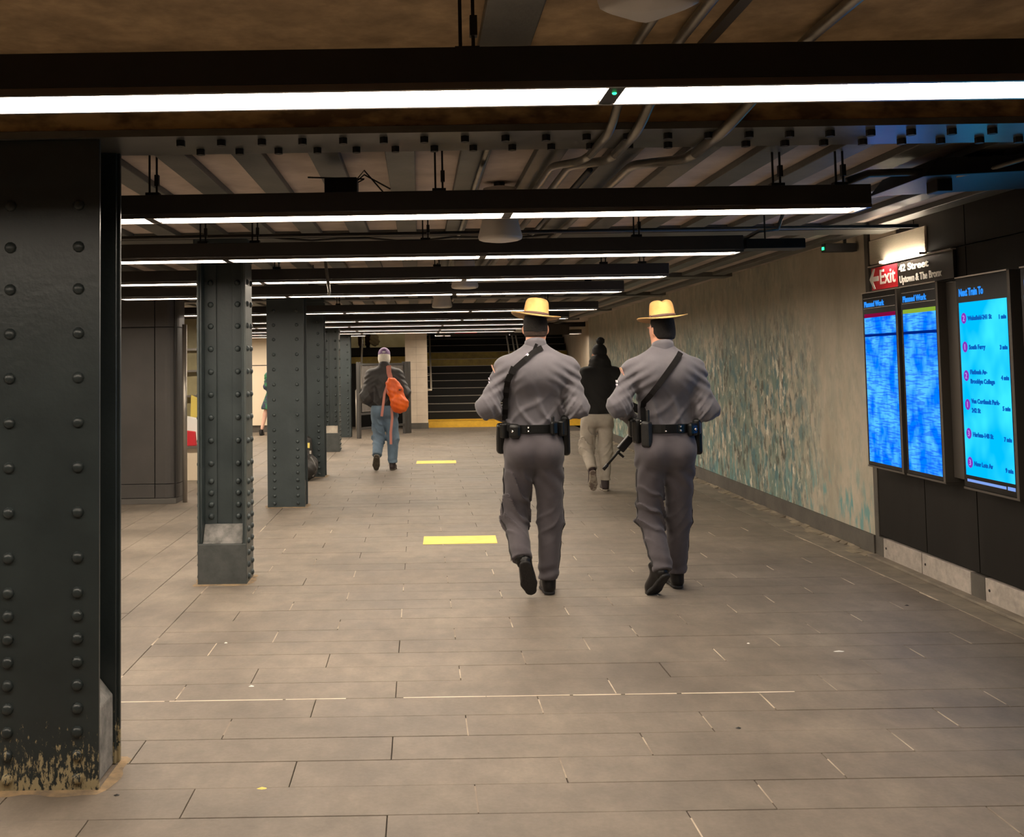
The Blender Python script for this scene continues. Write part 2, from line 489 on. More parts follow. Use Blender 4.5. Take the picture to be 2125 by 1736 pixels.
class MB:
    def __init__(s):
        s.v, s.f, s.n = [], [], 0

    def add(s, vs, fs):
        s.v.extend([tuple(map(float, p)) for p in vs])
        s.f.extend([tuple(i + s.n for i in f) for f in fs])
        s.n += len(vs)
        return s

    def box(s, x0, x1, y0, y1, z0, z1):
        return s.add([(x0, y0, z0), (x1, y0, z0), (x1, y1, z0), (x0, y1, z0), (x0, y0, z1), (x1, y0, z1), (x1, y1, z1), (x0, y1, z1)],
                     [(0, 3, 2, 1), (4, 5, 6, 7), (0, 1, 5, 4), (1, 2, 6, 5), (2, 3, 7, 6), (3, 0, 4, 7)])

    def cbox(s, x0, x1, y0, y1, z0, z1, c):
        """box with chamfered top edges"""
        return s.add([(x0, y0, z0), (x1, y0, z0), (x1, y1, z0), (x0, y1, z0),
                      (x0, y0, z1 - c), (x1, y0, z1 - c), (x1, y1, z1 - c), (x0, y1, z1 - c),
                      (x0 + c, y0 + c, z1), (x1 - c, y0 + c, z1), (x1 - c, y1 - c, z1), (x0 + c, y1 - c, z1)],
                     [(0, 3, 2, 1), (8, 9, 10, 11)] + [(i, (i + 1) % 4, 4 + (i + 1) % 4, 4 + i) for i in range(4)]
                     + [(4 + i, 4 + (i + 1) % 4, 8 + (i + 1) % 4, 8 + i) for i in range(4)])

    def tube(s, pts, r, n=8, r2=None):
        pts = [Vector(p) for p in pts]
        m = len(pts)
        rings = []
        up = None
        for i, p in enumerate(pts):
            t = (pts[min(i + 1, m - 1)] - pts[max(i - 1, 0)]).normalized()
            if up is None:
                up = Vector((0, 0, 1)) if abs(t.z) < 0.9 else Vector((1, 0, 0))
            a = t.cross(up).normalized()
            up = a.cross(t).normalized()
            rr = r if r2 is None else r + (r2 - r) * i / max(1, m - 1)
            rings.append([p + a * (math.cos(2 * math.pi * k / n) * rr) + up * (math.sin(2 * math.pi * k / n) * rr) for k in range(n)])
        vs = [q for R in rings for q in R]
        fs = [(i * n + k, i * n + (k + 1) % n, (i + 1) * n + (k + 1) % n, (i + 1) * n + k) for i in range(m - 1) for k in range(n)]
        fs += [tuple(range(n - 1, -1, -1)), tuple(range((m - 1) * n, m * n))]
        return s.add(vs, fs)

    def ellip(s, c, r, n=12, m=8, R=None):
        vs, fs = [], []
        for i in range(m + 1):
            ph = math.pi * i / m
            for k in range(n):
                a = 2 * math.pi * k / n
                q = Vector((r[0] * math.sin(ph) * math.cos(a), r[1] * math.sin(ph) * math.sin(a), r[2] * math.cos(ph)))
                if R is not None:
                    q = R @ q
                vs.append(Vector(c) + q)
        for i in range(m):
            for k in range(n):
                fs.append((i * n + k, (i + 1) * n + k, (i + 1) * n + (k + 1) % n, i * n + (k + 1) % n))
        return s.add(vs, fs)

    def obox(s, c, ax, ay, az, hx, hy, hz):
        """oriented box: centre, three unit axes, half sizes"""
        c, ax, ay, az = Vector(c), Vector(ax).normalized(), Vector(ay).normalized(), Vector(az).normalized()
        vs = [c + ax * hx * i + ay * hy * j + az * hz * k for k in (-1, 1) for (i, j) in ((-1, -1), (1, -1), (1, 1), (-1, 1))]
        return s.add(vs, [(0, 3, 2, 1), (4, 5, 6, 7), (0, 1, 5, 4), (1, 2, 6, 5), (2, 3, 7, 6), (3, 0, 4, 7)])

    def prism(s, poly, axis, a, b):
        """polygon in the two other axes extruded along axis from a to b"""
        def P(u, v, w):
            return {'x': (w, u, v), 'y': (u, w, v), 'z': (u, v, w)}[axis]
        n = len(poly)
        vs = [P(u, v, a) for u, v in poly] + [P(u, v, b) for u, v in poly]
        return s.add(vs, [tuple(range(n)), tuple(range(2 * n - 1, n - 1, -1))] + [(i, i + n, (i + 1) % n + n, (i + 1) % n) for i in range(n)])

    def mesh(s, name, m, off=Vector((0, 0, 0)), smooth=False):
        me = bpy.data.meshes.new(name)
        me.from_pydata([(x - off.x, y - off.y, z - off.z) for x, y, z in s.v], [], s.f)
        bm = bmesh.new()
        bm.from_mesh(me)
        bmesh.ops.recalc_face_normals(bm, faces=bm.faces)
        bm.to_mesh(me)
        bm.free()
        if m is not None:
            me.materials.append(M[m] if isinstance(m, str) else m)
        if smooth:
            me.polygons.foreach_set('use_smooth', [True] * len(me.polygons))
        me.update()
        return me

    def build(s, name, m, parent=None, smooth=False, bevel=0.0, loc=None):
        """coordinates are world metres; the object keeps them whatever its parent"""
        base = wloc(parent) if parent is not None else Vector((0, 0, 0))
        o_loc = Vector(loc) if loc is not None else base
        me = s.mesh(name, m, o_loc, smooth)
        o = link(name, me, parent)
        o.location = o_loc - base
        if bevel:
            md = o.modifiers.new('bevel', 'BEVEL')
            md.width = bevel
            md.segments = 2
            md.limit_method = 'ANGLE'
        return o


def struct(o):
    return tag(o, kind='structure')


# ------------------------------------------------------------------ floor
ROW, ROW0 = 0.239, 4.665            # row depth and a known joint
floor = struct(MB().box(-9.2, 3.7, -4, 30, -0.06, -0.012).build('floor', 'grout'))
GAP = 0.0035
tile_me = MB().cbox(-0.5 + GAP / 2, 0.5 - GAP / 2, -ROW / 2 + GAP / 2, ROW / 2 - GAP / 2, -0.012, 0, 0.0015).mesh('tile', 'tile')
tile_cache = {}
X0, X1 = -1.48, 3.185
far_tiles = MB()
fillers = MB()


def tile_at(x0, x1, y0, y1):
    w, d = round(x1 - x0, 3), round(y1 - y0, 3)
    if w < 0.02 or d < 0.02:
        return
    key = (w, d)
    if key not in tile_cache:
        tile_cache[key] = MB().cbox(-w / 2 + GAP / 2, w / 2 - GAP / 2, -d / 2 + GAP / 2, d / 2 - GAP / 2, -0.012, 0, 0.0015).mesh('tile', 'tile')
    link('tile', tile_cache[key], floor, ((x0 + x1) / 2, (y0 + y1) / 2, random.uniform(-0.0012, 0.0008)))


OFFS = {0: 0.175, 1: 0.51, 2: -0.13}
j = -36
while True:
    y0 = ROW0 + j * ROW
    if y0 > 24.4:
        break
    off = OFFS[(j + 5) % 3]           # row 3.47-3.709 has j=-5
    k = math.floor(X0 - off) - 1
    near = 2.95 < y0 + ROW and y0 < 9.4
    while off + k < X1:
        a, b = max(X0, off + k), min(X1, off + k + 1)
        if b - a > 0.02:
            if near:
                tile_at(a, b, y0, y0 + ROW)
                if a > X0 + 0.01:
                    if random.random() < (0.95 if a > 0.1 else 0.6):
                        t0, t1 = sorted((random.uniform(0.0, .05), random.uniform(.17, .237)))
                        fillers.box(a - 0.0028, a + 0.0028, y0 + t0, y0 + t1, -0.01, 0.0004)
            else:
                far_tiles.cbox(a + GAP / 2, b - GAP / 2, y0 + GAP / 2, y0 + ROW - GAP / 2, -0.012, random.uniform(-0.001, 0.0006), 0.0015)
        k += 1
    j += 1
# strips beyond the long joint, laid lengthways
cols = [X0 - 0.335 * i for i in range(24)]
for i in range(23):
    b, a = cols[i], cols[i + 1]
    y = -4 + (0.33 * i) % 1.0 - 1
    while y < 30:
        if i < 4 and 4.5 < y + 1 and y < 11.2:
            tile_at(a, b, y, y + 1.0)
        else:
            far_tiles.cbox(a + GAP / 2, b - GAP / 2, max(-4, y) + GAP / 2, min(30, y + 1.0) - GAP / 2, -0.012, 0, 0.0015)
        y += 1.0
o = far_tiles.build('distant_tiles', 'tile', floor)
tag(o, kind='stuff')
# pale mortar in the cross joint that crosses the hall, and in one long joint
chalk = MB()
x = -1.47
while x < 1.45:
    w = random.uniform(0.2, 0.6)
    if not (-0.35 < x < -0.1):
        chalk.box(x, x + w, ROW0 - 0.0042, ROW0 + 0.0042, -0.01, 0.0007)
    x += w + random.uniform(0.0, 0.03)
for a, b in ((4.70, 5.06), (6.85, 7.08), (8.9, 9.7), (5.6, 5.75)):
    fillers.box(X0 - 0.0045, X0 + 0.0045, a, b, -0.01, 0.0006)
M['chalk'] = mat('white_joint_line', (0.78, 0.68, 0.55), 0.9, col2=(0.50, 0.42, 0.33), scale=2.5)
tag(chalk.build('pale_joint_line', 'chalk', floor), kind='stuff')
tag(fillers.build('joint_filler', 'filler', floor), kind='stuff')
# border slabs and dusty strip against the right wall (the wall runs slightly off the tile grid)
WX0, WSL = 3.33, 0.0158


def wx(y):
    return WX0 + WSL * y


y = 2.0
while y < 22:
    L_ = 1.2
    MB().add([(X1 + .004, y, -.012), (wx(y), y, -.012), (wx(y + L_), y + L_ - .004, -.012), (X1 + .004, y + L_ - .004, -.012),
              (X1 + .004, y, 0), (wx(y), y, 0), (wx(y + L_), y + L_ - .004, 0), (X1 + .004, y + L_ - .004, 0)],
             [(0, 3, 2, 1), (4, 5, 6, 7), (0, 1, 5, 4), (1, 2, 6, 5), (2, 3, 7, 6), (3, 0, 4, 7)]).build('border_slab', 'kerb', floor)
    y += L_
MB().add([(X1 - .003, 2, -.01), (X1 + .004, 2, -.01), (X1 + .004, 9, -.01), (X1 - .003, 9, -.01), (X1 - .003, 2, .0006), (X1 + .004, 2, .0006), (X1 + .004, 9, .0006), (X1 - .003, 9, .0006)],
         [(0, 3, 2, 1), (4, 5, 6, 7), (0, 1, 5, 4), (1, 2, 6, 5), (2, 3, 7, 6), (3, 0, 4, 7)]).build('border_joint', 'filler', floor)

# ------------------------------------------------------------------ right wall
YB = 7.78                           # where the black clad part ends and the mural begins
YE = 21.9                           # far end of the mural wall


def wall_prism(mb, y0, y1, z0, z1, off0=0.0, off1=None, thick=0.2):
    off1 = off0 if off1 is None else off1
    a0, a1 = wx(y0) - off0, wx(y1) - off1
    return mb.add([(a0, y0, z0), (a0 + thick, y0, z0), (a1 + thick, y1, z0), (a1, y1, z0),
                   (a0, y0, z1), (a0 + thick, y0, z1), (a1 + thick, y1, z1), (a1, y1, z1)],
                  [(0, 3, 2, 1), (4, 5, 6, 7), (0, 1, 5, 4), (1, 2, 6, 5), (2, 3, 7, 6), (3, 0, 4, 7)])


wall_right = struct(wall_prism(MB(), YB, YE, 0, 2.46).build('wall_right', 'mural'))
wall_black = struct(wall_prism(MB(), -4, YB, 0, 2.52, -0.03).build('wall_right_black', 'black_metal'))
struct(wall_prism(MB(), YB, YE, 0, 0.155, 0.018, thick=0.05).build('baseboard_right', 'skirting'))
d = MB()
ys = np.arange(YB, 21.5, 0.12)
for i, yy in enumerate(ys[:-1]):
    w = 0.05 + 0.035 * math.sin(yy * 5.1) + 0.03 * math.sin(yy * 13.7) + random.uniform(0, .02)
    h = 0.012 + random.uniform(0, .01)
    a0 = wx(yy) - 0.02
    d.add([(a0 - max(.012, w), yy, 0.0007), (a0, yy, 0.0007), (a0, yy + .12, 0.0007), (a0 - max(.012, w) * random.uniform(.7, 1.2), yy + .12, 0.0007), (a0, yy, h), (a0, yy + .12, h)],
          [(0, 4, 5, 3), (0, 1, 4), (3, 5, 2), (1, 2, 5, 4), (0, 3, 2, 1)])
tag(d.build('floor_dust', 'dust', floor), kind='stuff')

# cladding panels of the black wall, each its own sheet with an open joint
for (a, b) in ((6.98, 7.70), (6.31, 6.97), (5.55, 6.30), (4.85, 5.54), (4.15, 4.84), (3.45, 4.14), (2.5, 3.44), (1.0, 2.49), (-1, 0.99)):
    wall_prism(MB(), a, b, 0.17, 2.19, 0.0, thick=0.028).build('cladding_panel', 'black_panel', wall_black)
    wall_prism(MB(), a, b, 2.20, 2.51, 0.0, thick=0.028).build('cladding_panel', 'black_panel', wall_black)
wall_prism(MB(), 7.71, YB, 0.0, 2.51, 0.006, thick=0.036).build('corner_post', 'skirting', wall_black, bevel=.003)
for (a, b, m_) in ((7.04, 7.63, 'kick'), (6.40, 7.03, 'kick'), (6.235, 6.395, 'skirting'), (5.60, 6.23, 'kick'), (4.95, 5.59, 'kick'), (4.3, 4.94, 'kick'), (7.635, 7.705, 'skirting')):
    p_ = wall_prism(MB(), a, b, 0.015, 0.158, 0.012, thick=0.04).build('kick_plate', m_, wall_black, bevel=.002)
    if m_ == 'kick':
        for (sy, sz) in ((b - 0.045, 0.09),):
            xx = wx(sy) - 0.013
            MB().ellip((xx, sy, sz), (.005, .009, .009), 8, 5).build('screw', 'bolt', p_)
    for _ in range(1):
        pass
wall_prism(MB(), 4.0, YB, 0.0, 0.018, 0.075, thick=0.09).build('kerb_step', 'kerb', wall_black, bevel=.004)
# ribbed metal and sign panel above the monitors
rib = struct(wall_prism(MB(), 6.79, 7.66, 2.205, 2.385, 0.012, thick=0.01).build('trim_1', 'rib_metal'))
for i in range(22):
    z = 2.209 + i * 0.008
    wall_prism(MB(), 6.79, 7.66, z, z + 0.0045, 0.018, thick=0.008).build('rib', 'rib_metal', rib)
wall_prism(MB(), 7.24, 7.66, 2.39, 2.45, 0.008, thick=0.01).build('flat_strip', 'rib_metal', rib)

# ------------------------------------------------------------------ direction sign with text


def text_mesh(body, size, bold=0.0, ext=0.0):
    c = bpy.data.curves.new('t', 'FONT')
    c.body = body
    c.size = size
    c.offset = bold
    c.extrude = ext
    c.resolution_u = 3
    o = bpy.data.objects.new('t', c)
    COL.objects.link(o)
    bpy.context.view_layer.update()
    dg = bpy.context.evaluated_depsgraph_get()
    me = bpy.data.meshes.new_from_object(o.evaluated_get(dg))
    bpy.data.objects.remove(o)
    bpy.data.curves.remove(c)
    co = np.array([v.co[:] for v in me.vertices])
    fs = [tuple(p.vertices) for p in me.polygons]
    bpy.data.meshes.remove(me)
    return co, fs


def wall_text(body, size, y_left, z, off, m, parent, name='lettering', wid=None, bold=0.002):
    """lettering on the right wall, read by someone facing +X: left is larger Y"""
    co, fs = text_mesh(body, size, bold, 0.0012)
    sx = 1.0
    if wid:
        sx = wid / (co[:, 0].max() - co[:, 0].min())
    vs = [(wx(y_left - p[0] * sx) - off - p[2], y_left - p[0] * sx, z + p[1]) for p in co]
    mb = MB().add(vs, fs)
    return mb.build(name, m, parent)


sign = thing('direction_sign', (wx(7.1), 7.1, 2.09), 'black enamel direction sign with white arrow and red block above the monitors', 'sign')
wall_prism(MB(), 6.42, 7.66, 2.0, 2.185, 0.022, thick=0.02).build('sign_panel', 'sign_black', sign, bevel=.002)
wall_prism(MB(), 6.42, 7.66, 2.183, 2.192, 0.035, thick=0.035).build('top_trim', 'wire_trim', sign)
rb = wall_prism(MB(), 7.20, 7.62, 2.006, 2.172, 0.0245, thick=0.003).build('red_block', 'sign_red', sign)
ar = MB()
poly = [(7.655, 2.09), (7.585, 2.165), (7.555, 2.165), (7.595, 2.108), (7.50, 2.108), (7.50, 2.072), (7.595, 2.072), (7.555, 2.015), (7.585, 2.015)]
n = len(poly)
vs = [(wx(a) - 0.027, a, b) for a, b in poly] + [(wx(a) - 0.0245, a, b) for a, b in poly]
ar.add(vs, [tuple(range(n)), tuple(range(2 * n - 1, n - 1, -1))] + [(i, i + n, (i + 1) % n + n, (i + 1) % n) for i in range(n)])
ar.build('arrow', 'sign_white', sign)
wall_text('Exit', 0.15, 7.485, 2.045, 0.026, 'sign_white', sign, wid=0.25)
wall_text('42', 0.068, 7.17, 2.108, 0.0235, 'sign_white', sign, wid=0.10)
wall_text('Street', 0.068, 7.04, 2.108, 0.0235, 'sign_white', sign, wid=0.30)
wall_text('Uptown & The Bronx', 0.068, 7.17, 2.028, 0.0235, 'sign_white', sign, wid=0.60)
lamp = thing('sign_lamp', (wx(7.1), 7.1, 2.2), 'slim lamp strip under the ribbed metal lighting the direction sign', 'lamp')
MB().tube([(wx(6.80) - .05, 6.80, 2.200), (wx(7.40) - .05, 7.40, 2.200)], .007, 8).build('tube', 'glass_sign', lamp, smooth=True)
for yy in (6.79, 7.41):
    wall_prism(MB(), yy - .006, yy + .006, 2.192, 2.208, 0.058, thick=0.05).build('bracket', 'wire_trim', lamp)

# ------------------------------------------------------------------ monitors
MZ0, MZ1 = 0.715, 1.975


def monitor(y0, y1, label, kind):
    """a portrait screen; y1 is its far (left-hand) edge"""
    off = 0.135
    t = thing('monitor', (wx((y0 + y1) / 2) - 0.07, (y0 + y1) / 2, MZ0), label, 'monitor', 'information monitors on the black wall')
    wall_prism(MB(), y0, y1, MZ0, MZ1, off, thick=0.12).build('casing', 'screen_side', t, bevel=.004)
    fr = MB()
    wall_prism(fr, y0 - 0.004, y0 + 0.022, MZ0 - .004, MZ1 + .004, off + .008, thick=0.13)
    fr.build('side_frame', 'screen_frame', t, bevel=.002)
    wall_prism(MB(), y0, y1, MZ0 - .012, MZ0, off + .004, thick=0.12).build('bottom_frame', 'screen_frame', t)
    wall_prism(MB(), y0 + .02, y1 - .01, MZ1, MZ1 + .008, off + .01, thick=0.11).build('top_trim', 'wire_trim', t)
    sy0, sy1 = y0 + 0.045, y1 - 0.03
    e = off + 0.0012
    if kind == 'arrivals':
        sz0, sz1 = MZ0 + 0.075, 1.825
        s_ = wall_prism(MB(), sy0, sy1, sz0, sz1, e, thick=0.002).build('screen', 'scr_cyan', t)
        wall_text('Next Train To', 0.062, sy1 - .005, 1.865, e, 'scr_title', t, wid=0.27)
        rows = (('2', 'Wakefield-', '241 St', 0, '1 min'), ('1', 'South', 'Ferry', 0, '3 min'), ('2', 'Flatbush Av-', 'Brooklyn College', 1, '4 min'),
                ('1', 'Van Cortlandt Park-', '242 St', 1, '5 min'), ('3', 'Harlem-', '148 St', 0, '7 min'), ('3', 'New Lots', 'Av', 0, '9 min'))
        hh = (sz1 - sz0) / 6
        for i, (n_, a, b, two, mi) in enumerate(rows):
            zc = sz1 - hh * (i + 0.55)
            yb = sy1 - 0.055
            disc = MB()
            nn = 20
            vs = [(wx(yb) - e - .002, yb, zc)] + [(wx(yb) - e - .002, yb + .029 * math.cos(2 * math.pi * q / nn), zc + .033 * math.sin(2 * math.pi * q / nn)) for q in range(nn)]
            disc.add(vs, [(0, 1 + q, 1 + (q + 1) % nn) for q in range(nn)])
            dd = disc.build('line_bullet', 'scr_bullet', s_)
            wall_text(n_, 0.05, yb + 0.013, zc - 0.017, e + .003, 'scr_num', s_, 'bullet_number', bold=0)
            ty = sy1 - 0.10
            if two:
                wall_text(a, 0.037, ty, zc + 0.010, e + .002, 'scr_dark', s_, 'station_name', bold=.0015)
                wall_text(b, 0.037, ty, zc - 0.045, e + .002, 'scr_dark', s_, 'station_name', bold=.0015)
            else:
                wall_text(a + ' ' + b if '-' not in a else a + b, 0.037, ty, zc - 0.015, e + .002, 'scr_dark', s_, 'station_name', bold=.0015)
            wall_text(mi, 0.034, sy0 + 0.085, zc - 0.02, e + .002, 'scr_dark', s_, 'minutes', bold=.0015)
        wall_prism(MB(), sy0 + .09, sy1 - 0.01, MZ0 + .036, MZ0 + .052, e, thick=0.002).build('footer_line', 'scr_pale', t)
        wall_prism(MB(), sy0, sy0 + .075, MZ0 + .034, MZ0 + .054, e, thick=0.002).build('footer_line', 'scr_pale', t)
    else:
        wall_prism(MB(), sy0, sy1, MZ0 + .028, 1.655, e, thick=0.002).build('screen', 'scr_blue', t)
        wall_prism(MB(), sy0, sy1, 1.655, 1.675, e, thick=0.002).build('divider', 'scr_line', t)
        wall_prism(MB(), sy0, sy1, 1.675, 1.795, e, thick=0.002).build('screen', 'scr_blue', t)
        wall_prism(MB(), sy0, sy1, 1.795, 1.823, e, thick=0.002).build('header_bar', 'scr_red' if kind == 'red' else 'scr_green', t)
        wall_text('Planned Work', 0.055, sy1 - .005, 1.875, e, 'scr_title', t, wid=0.33)
        for z in (1.862, 1.935):
            wall_prism(MB(), sy0, sy1 + .01, z, z + .003, e, thick=0.002).build('thin_line', 'wire_trim', t)
    return t


monitor(6.965, 7.545, 'blue notice monitor with a red header bar beside the mural wall', 'red')
monitor(6.40, 6.925, 'blue notice monitor with a green header bar between the red-barred one and the filler panel', 'green')
monitor(5.595, 6.185, 'cyan train arrivals monitor with six purple line bullets, beside the grey filler panel', 'arrivals')
monitor(4.93, 5.50, 'second cyan arrivals monitor, beyond the first one, away from the grey filler panel', 'arrivals')
fp = wall_prism(MB(), 6.245, 6.392, MZ0 + .03, MZ1 - .005, 0.09, thick=0.08).build('filler_panel', 'screen_frame', bevel=.003)
tag(fp, 'narrow dark grey filler panel between two monitors', 'panel')

# ------------------------------------------------------------------ other walls
struct(MB().box(-9.2, 3.9, -4.2, -4.0, 0, 2.7).build('wall_back', 'cream_panel'))
struct(MB().box(-9.4, -9.2, -4, 30, 0, 2.7).build('wall_left', 'cream_panel'))
wf = struct(MB().box(-9.2, -1.9, 23.6, 23.8, 0.0, 2.45).build('wall_front', 'skirting'))
# cream wall panels
for i in range(7):
    xa = -2.0 - (i + 1) * 1.05
    for (z0, z1) in ((0.16, 1.535), (1.555, 2.30)):
        MB().box(xa, xa + 1.044, 23.57, 23.6, z0, z1).build('wall_panel', 'cream_panel', wf)
MB().box(-9.2, -1.9, 23.56, 23.6, 2.30, 2.325).build('cornice', 'rail', wf)

# ------------------------------------------------------------------ ceiling
ZS = 2.455
ceiling = struct(MB().box(-9.2, 3.9, 4.0, 24.1, ZS, 2.75).build('ceiling', 'plaster'))
ceiling_near = struct(MB().box(-9.2, 3.9, -4.2, 3.70, 2.62, 2.75).build('ceiling_near', 'concrete'))
for i in range(-16, 15):
    xj = -1.066 + 0.332 * i
    if xj < -5.2 or xj > 3.35:
        continue
    MB().box(xj - 0.066, xj + 0.066, 4.0, 24, ZS - 0.035, ZS).build('joist', 'joist', ceiling, bevel=.004)
beam = struct(MB().box(-9.2, 3.6, 3.70, 3.98, 2.385, 2.75).build('trim_2', 'stain'))
MB().box(-9.2, 3.6, 3.675, 4.0, 2.352, 2.378).build('flange', 'flange', beam)
bolt_me = None
for i in range(30):
    for r_ in range(2):
        bx = -0.86 + 0.152 * i + (0.02 if r_ else -0.02)
        if bx > 3.3:
            continue
        if bolt_me is None:
            b_ = MB()
            b_.tube([(0, 0, 0), (0, 0, -.022)], 0.017, 6)
            bolt_me = b_.mesh('bolt', 'bolt')
        link('bolt', bolt_me, beam, (bx, 3.75 if r_ == 0 else 3.91, 2.352))
for yb in (7.24, 11.05, 14.0, 17.9, 21.5):
    MB().box(-5.5, 3.4, yb - 0.14, yb + 0.14, 2.405, ZS).build('cross_beam', 'joist', ceiling)
# longitudinal steel band on the near slab
MB().box(0.22, 0.40, -2, 3.70, 2.585, 2.62).build('steel_band', 'joist', ceiling_near, bevel=.005)
MB().box(1.0, 1.04, -2, 3.70, 2.60, 2.62).build('strut_channel', 'conduit_dark', ceiling_near)
# end bulkhead above stairs
MB().box(-1.95, 4.4, 23.9, 24.1, 2.35, 2.75).build('bulkhead', 'black_metal', ceiling)


# ------------------------------------------------------------------ riveted pillars
def dome(r, h, n=10):
    vs, fs = [], []
    prof = [(r, 0), (r * .96, h * .35), (r * .75, h * .72), (r * .4, h * .94)]
    for rr, zz in prof:
        for k in range(n):
            vs.append((rr * math.cos(2 * math.pi * k / n), -zz, rr * math.sin(2 * math.pi * k / n)))
    vs.append((0, -h, 0))
    for i in range(len(prof) - 1):
        for k in range(n):
            fs.append((i * n + k, i * n + (k + 1) % n, (i + 1) * n + (k + 1) % n, (i + 1) * n + k))
    for k in range(n):
        fs.append(((len(prof) - 1) * n + k, (len(prof) - 1) * n + (k + 1) % n, len(prof) * n))
    return MB().add(vs, fs)


rivet_me = {m_: dome(0.0215, 0.017).mesh('rivet', m_, smooth=True) for m_ in ('steel', 'steel_worn_shaded')}


def rivet(p, face, parent, m_='steel', s=1.0):
    o = link('rivet', rivet_me[m_], parent, p)
    o.rotation_euler = {'-y': (0, 0, 0), '+x': (0, 0, math.pi / 2), '-x': (0, 0, -math.pi / 2), '+y': (0, 0, math.pi)}[face]
    if s != 1.0:
        o.scale = (s, s, s)
    return o


def rivet_zs(top=2.3):
    zs = [0.045 + 0.082 * i for i in range(9)]          # close pitch near the floor
    z = zs[-1] + 0.125
    while z < 1.72:
        zs.append(z)
        z += 0.162
    while z < top:
        zs.append(z)
        z += 0.155
    return zs


def pillar_plate(xc, y0, w, dep, label, m_='steel', riv=1.0, ztop=2.42, blk=0.32):
    """flange plates facing the hall, web between them"""
    t = thing('pillar', (xc, y0 + dep / 2, 0), label, 'pillar', 'riveted steel pillars')
    MB().box(xc - w / 2, xc + w / 2, y0, y0 + 0.016, 0, ztop).build('front_plate', m_, t, bevel=.003)
    MB().box(xc - w / 2 + .012, xc + w / 2 - .012, y0 + 0.0165, y0 + 0.03, 0, ztop).build('front_angle', m_, t, bevel=.003)
    MB().box(xc - w / 2, xc + w / 2, y0 + dep - 0.016, y0 + dep, 0, ztop).build('back_plate', m_, t, bevel=.003)
    MB().box(xc - w / 2 + .012, xc + w / 2 - .012, y0 + dep - 0.03, y0 + dep - 0.0165, 0, ztop).build('back_angle', m_, t, bevel=.003)
    MB().box(xc - .012, xc + .012, y0 + .03, y0 + dep - .03, 0, ztop).build('web', m_, t)
    for s in (-1, 1):
        f = MB()
        xi, xo = xc + s * 0.012, xc + s * (w / 2 - 0.022)
        f.prism([(xi, 0), (xo, 0), (xo, blk * .82), (xo - s * .05, blk * 1.02), (xi, blk * 1.1)], 'y', y0 + .03, y0 + dep - .03)
        f.build('base_fill', 'fill', t, bevel=.006)
    for z in rivet_zs(ztop - .1):
        for s in (-1, 1):
            rivet((xc + s * w * 0.31, y0, z), '-y', t, m_, riv)
    if m_ != 'steel_worn_shaded':
        MB().box(xc - w / 2 - .02, xc + w / 2 + .02, y0 - .02, y0 + dep + .02, ztop - 0.04, ztop).build('cap_plate', m_, t, bevel=.003)
    return t


def pillar_channel(xc, y0, w, dep, label, riv=1.0, ztop=2.42, blk=0.28, pale='fill'):
    """web facing the hall, flanges on both sides"""
    t = thing('pillar', (xc, y0 + dep / 2, 0), label, 'pillar', 'riveted steel pillars')
    for s in (-1, 1):
        xo = xc + s * w / 2
        MB().box(min(xo, xo - s * .014), max(xo, xo - s * .014), y0, y0 + dep, 0, ztop).build('side_plate', 'steel_light', t, bevel=.002)
        MB().box(min(xo - s * .0145, xo - s * .030), max(xo - s * .0145, xo - s * .030), y0 + .012, y0 + dep - .012, 0, ztop).build('side_angle', 'steel', t, bevel=.002)
        MB().box(min(xo - s * .030, xo - s * .115), max(xo - s * .030, xo - s * .115), y0 + dep / 2 - .028, y0 + dep / 2 - .013, 0, ztop).build('web_angle', 'steel', t, bevel=.002)
    MB().box(xc - w / 2 + .03, xc + w / 2 - .03, y0 + dep / 2 - .012, y0 + dep / 2 + .012, 0, ztop).build('web', 'steel', t)
    zs = rivet_zs(ztop - .1)
    for z in zs:
        for s in (-1, 1):
            if z > blk + .1:
                rivet((xc + s * (w / 2 - .075), y0 + dep / 2 - .028, z), '-y', t, 'steel', riv)
            for yy in (y0 + dep * .24, y0 + dep * .76):
                rivet((xc + s * w / 2, yy, z), '+x' if s > 0 else '-x', t, 'steel', riv)
    f = MB()
    f.box(xc - w / 2 + .002, xc + w / 2 - .002, y0 - .004, y0 + dep / 2 - .03, 0, blk).build('base_block', 'fill_dark', t, bevel=.006)
    f = MB()
    f.prism([(y0 + .004, blk), (y0 + dep / 2 - .03, blk), (y0 + dep / 2 - .03, blk + .125), (y0 + dep / 2 - .05, blk + .12), (y0 + .02, blk + .012)], 'x', xc - w / 2 + .032, xc + w / 2 - .032)
    f.build('base_fill', pale, t, bevel=.006)
    MB().box(xc - w / 2 + .032, xc + w / 2 - .032, y0 + dep / 2 + .03, y0 + dep, 0, blk).build('base_block', 'fill_dark', t, bevel=.006)
    MB().box(xc - w / 2 - .02, xc + w / 2 + .02, y0 - .02, y0 + dep + .02, ztop - 0.16, ztop).build('cap_plate', 'steel', t, bevel=.003)
    return t


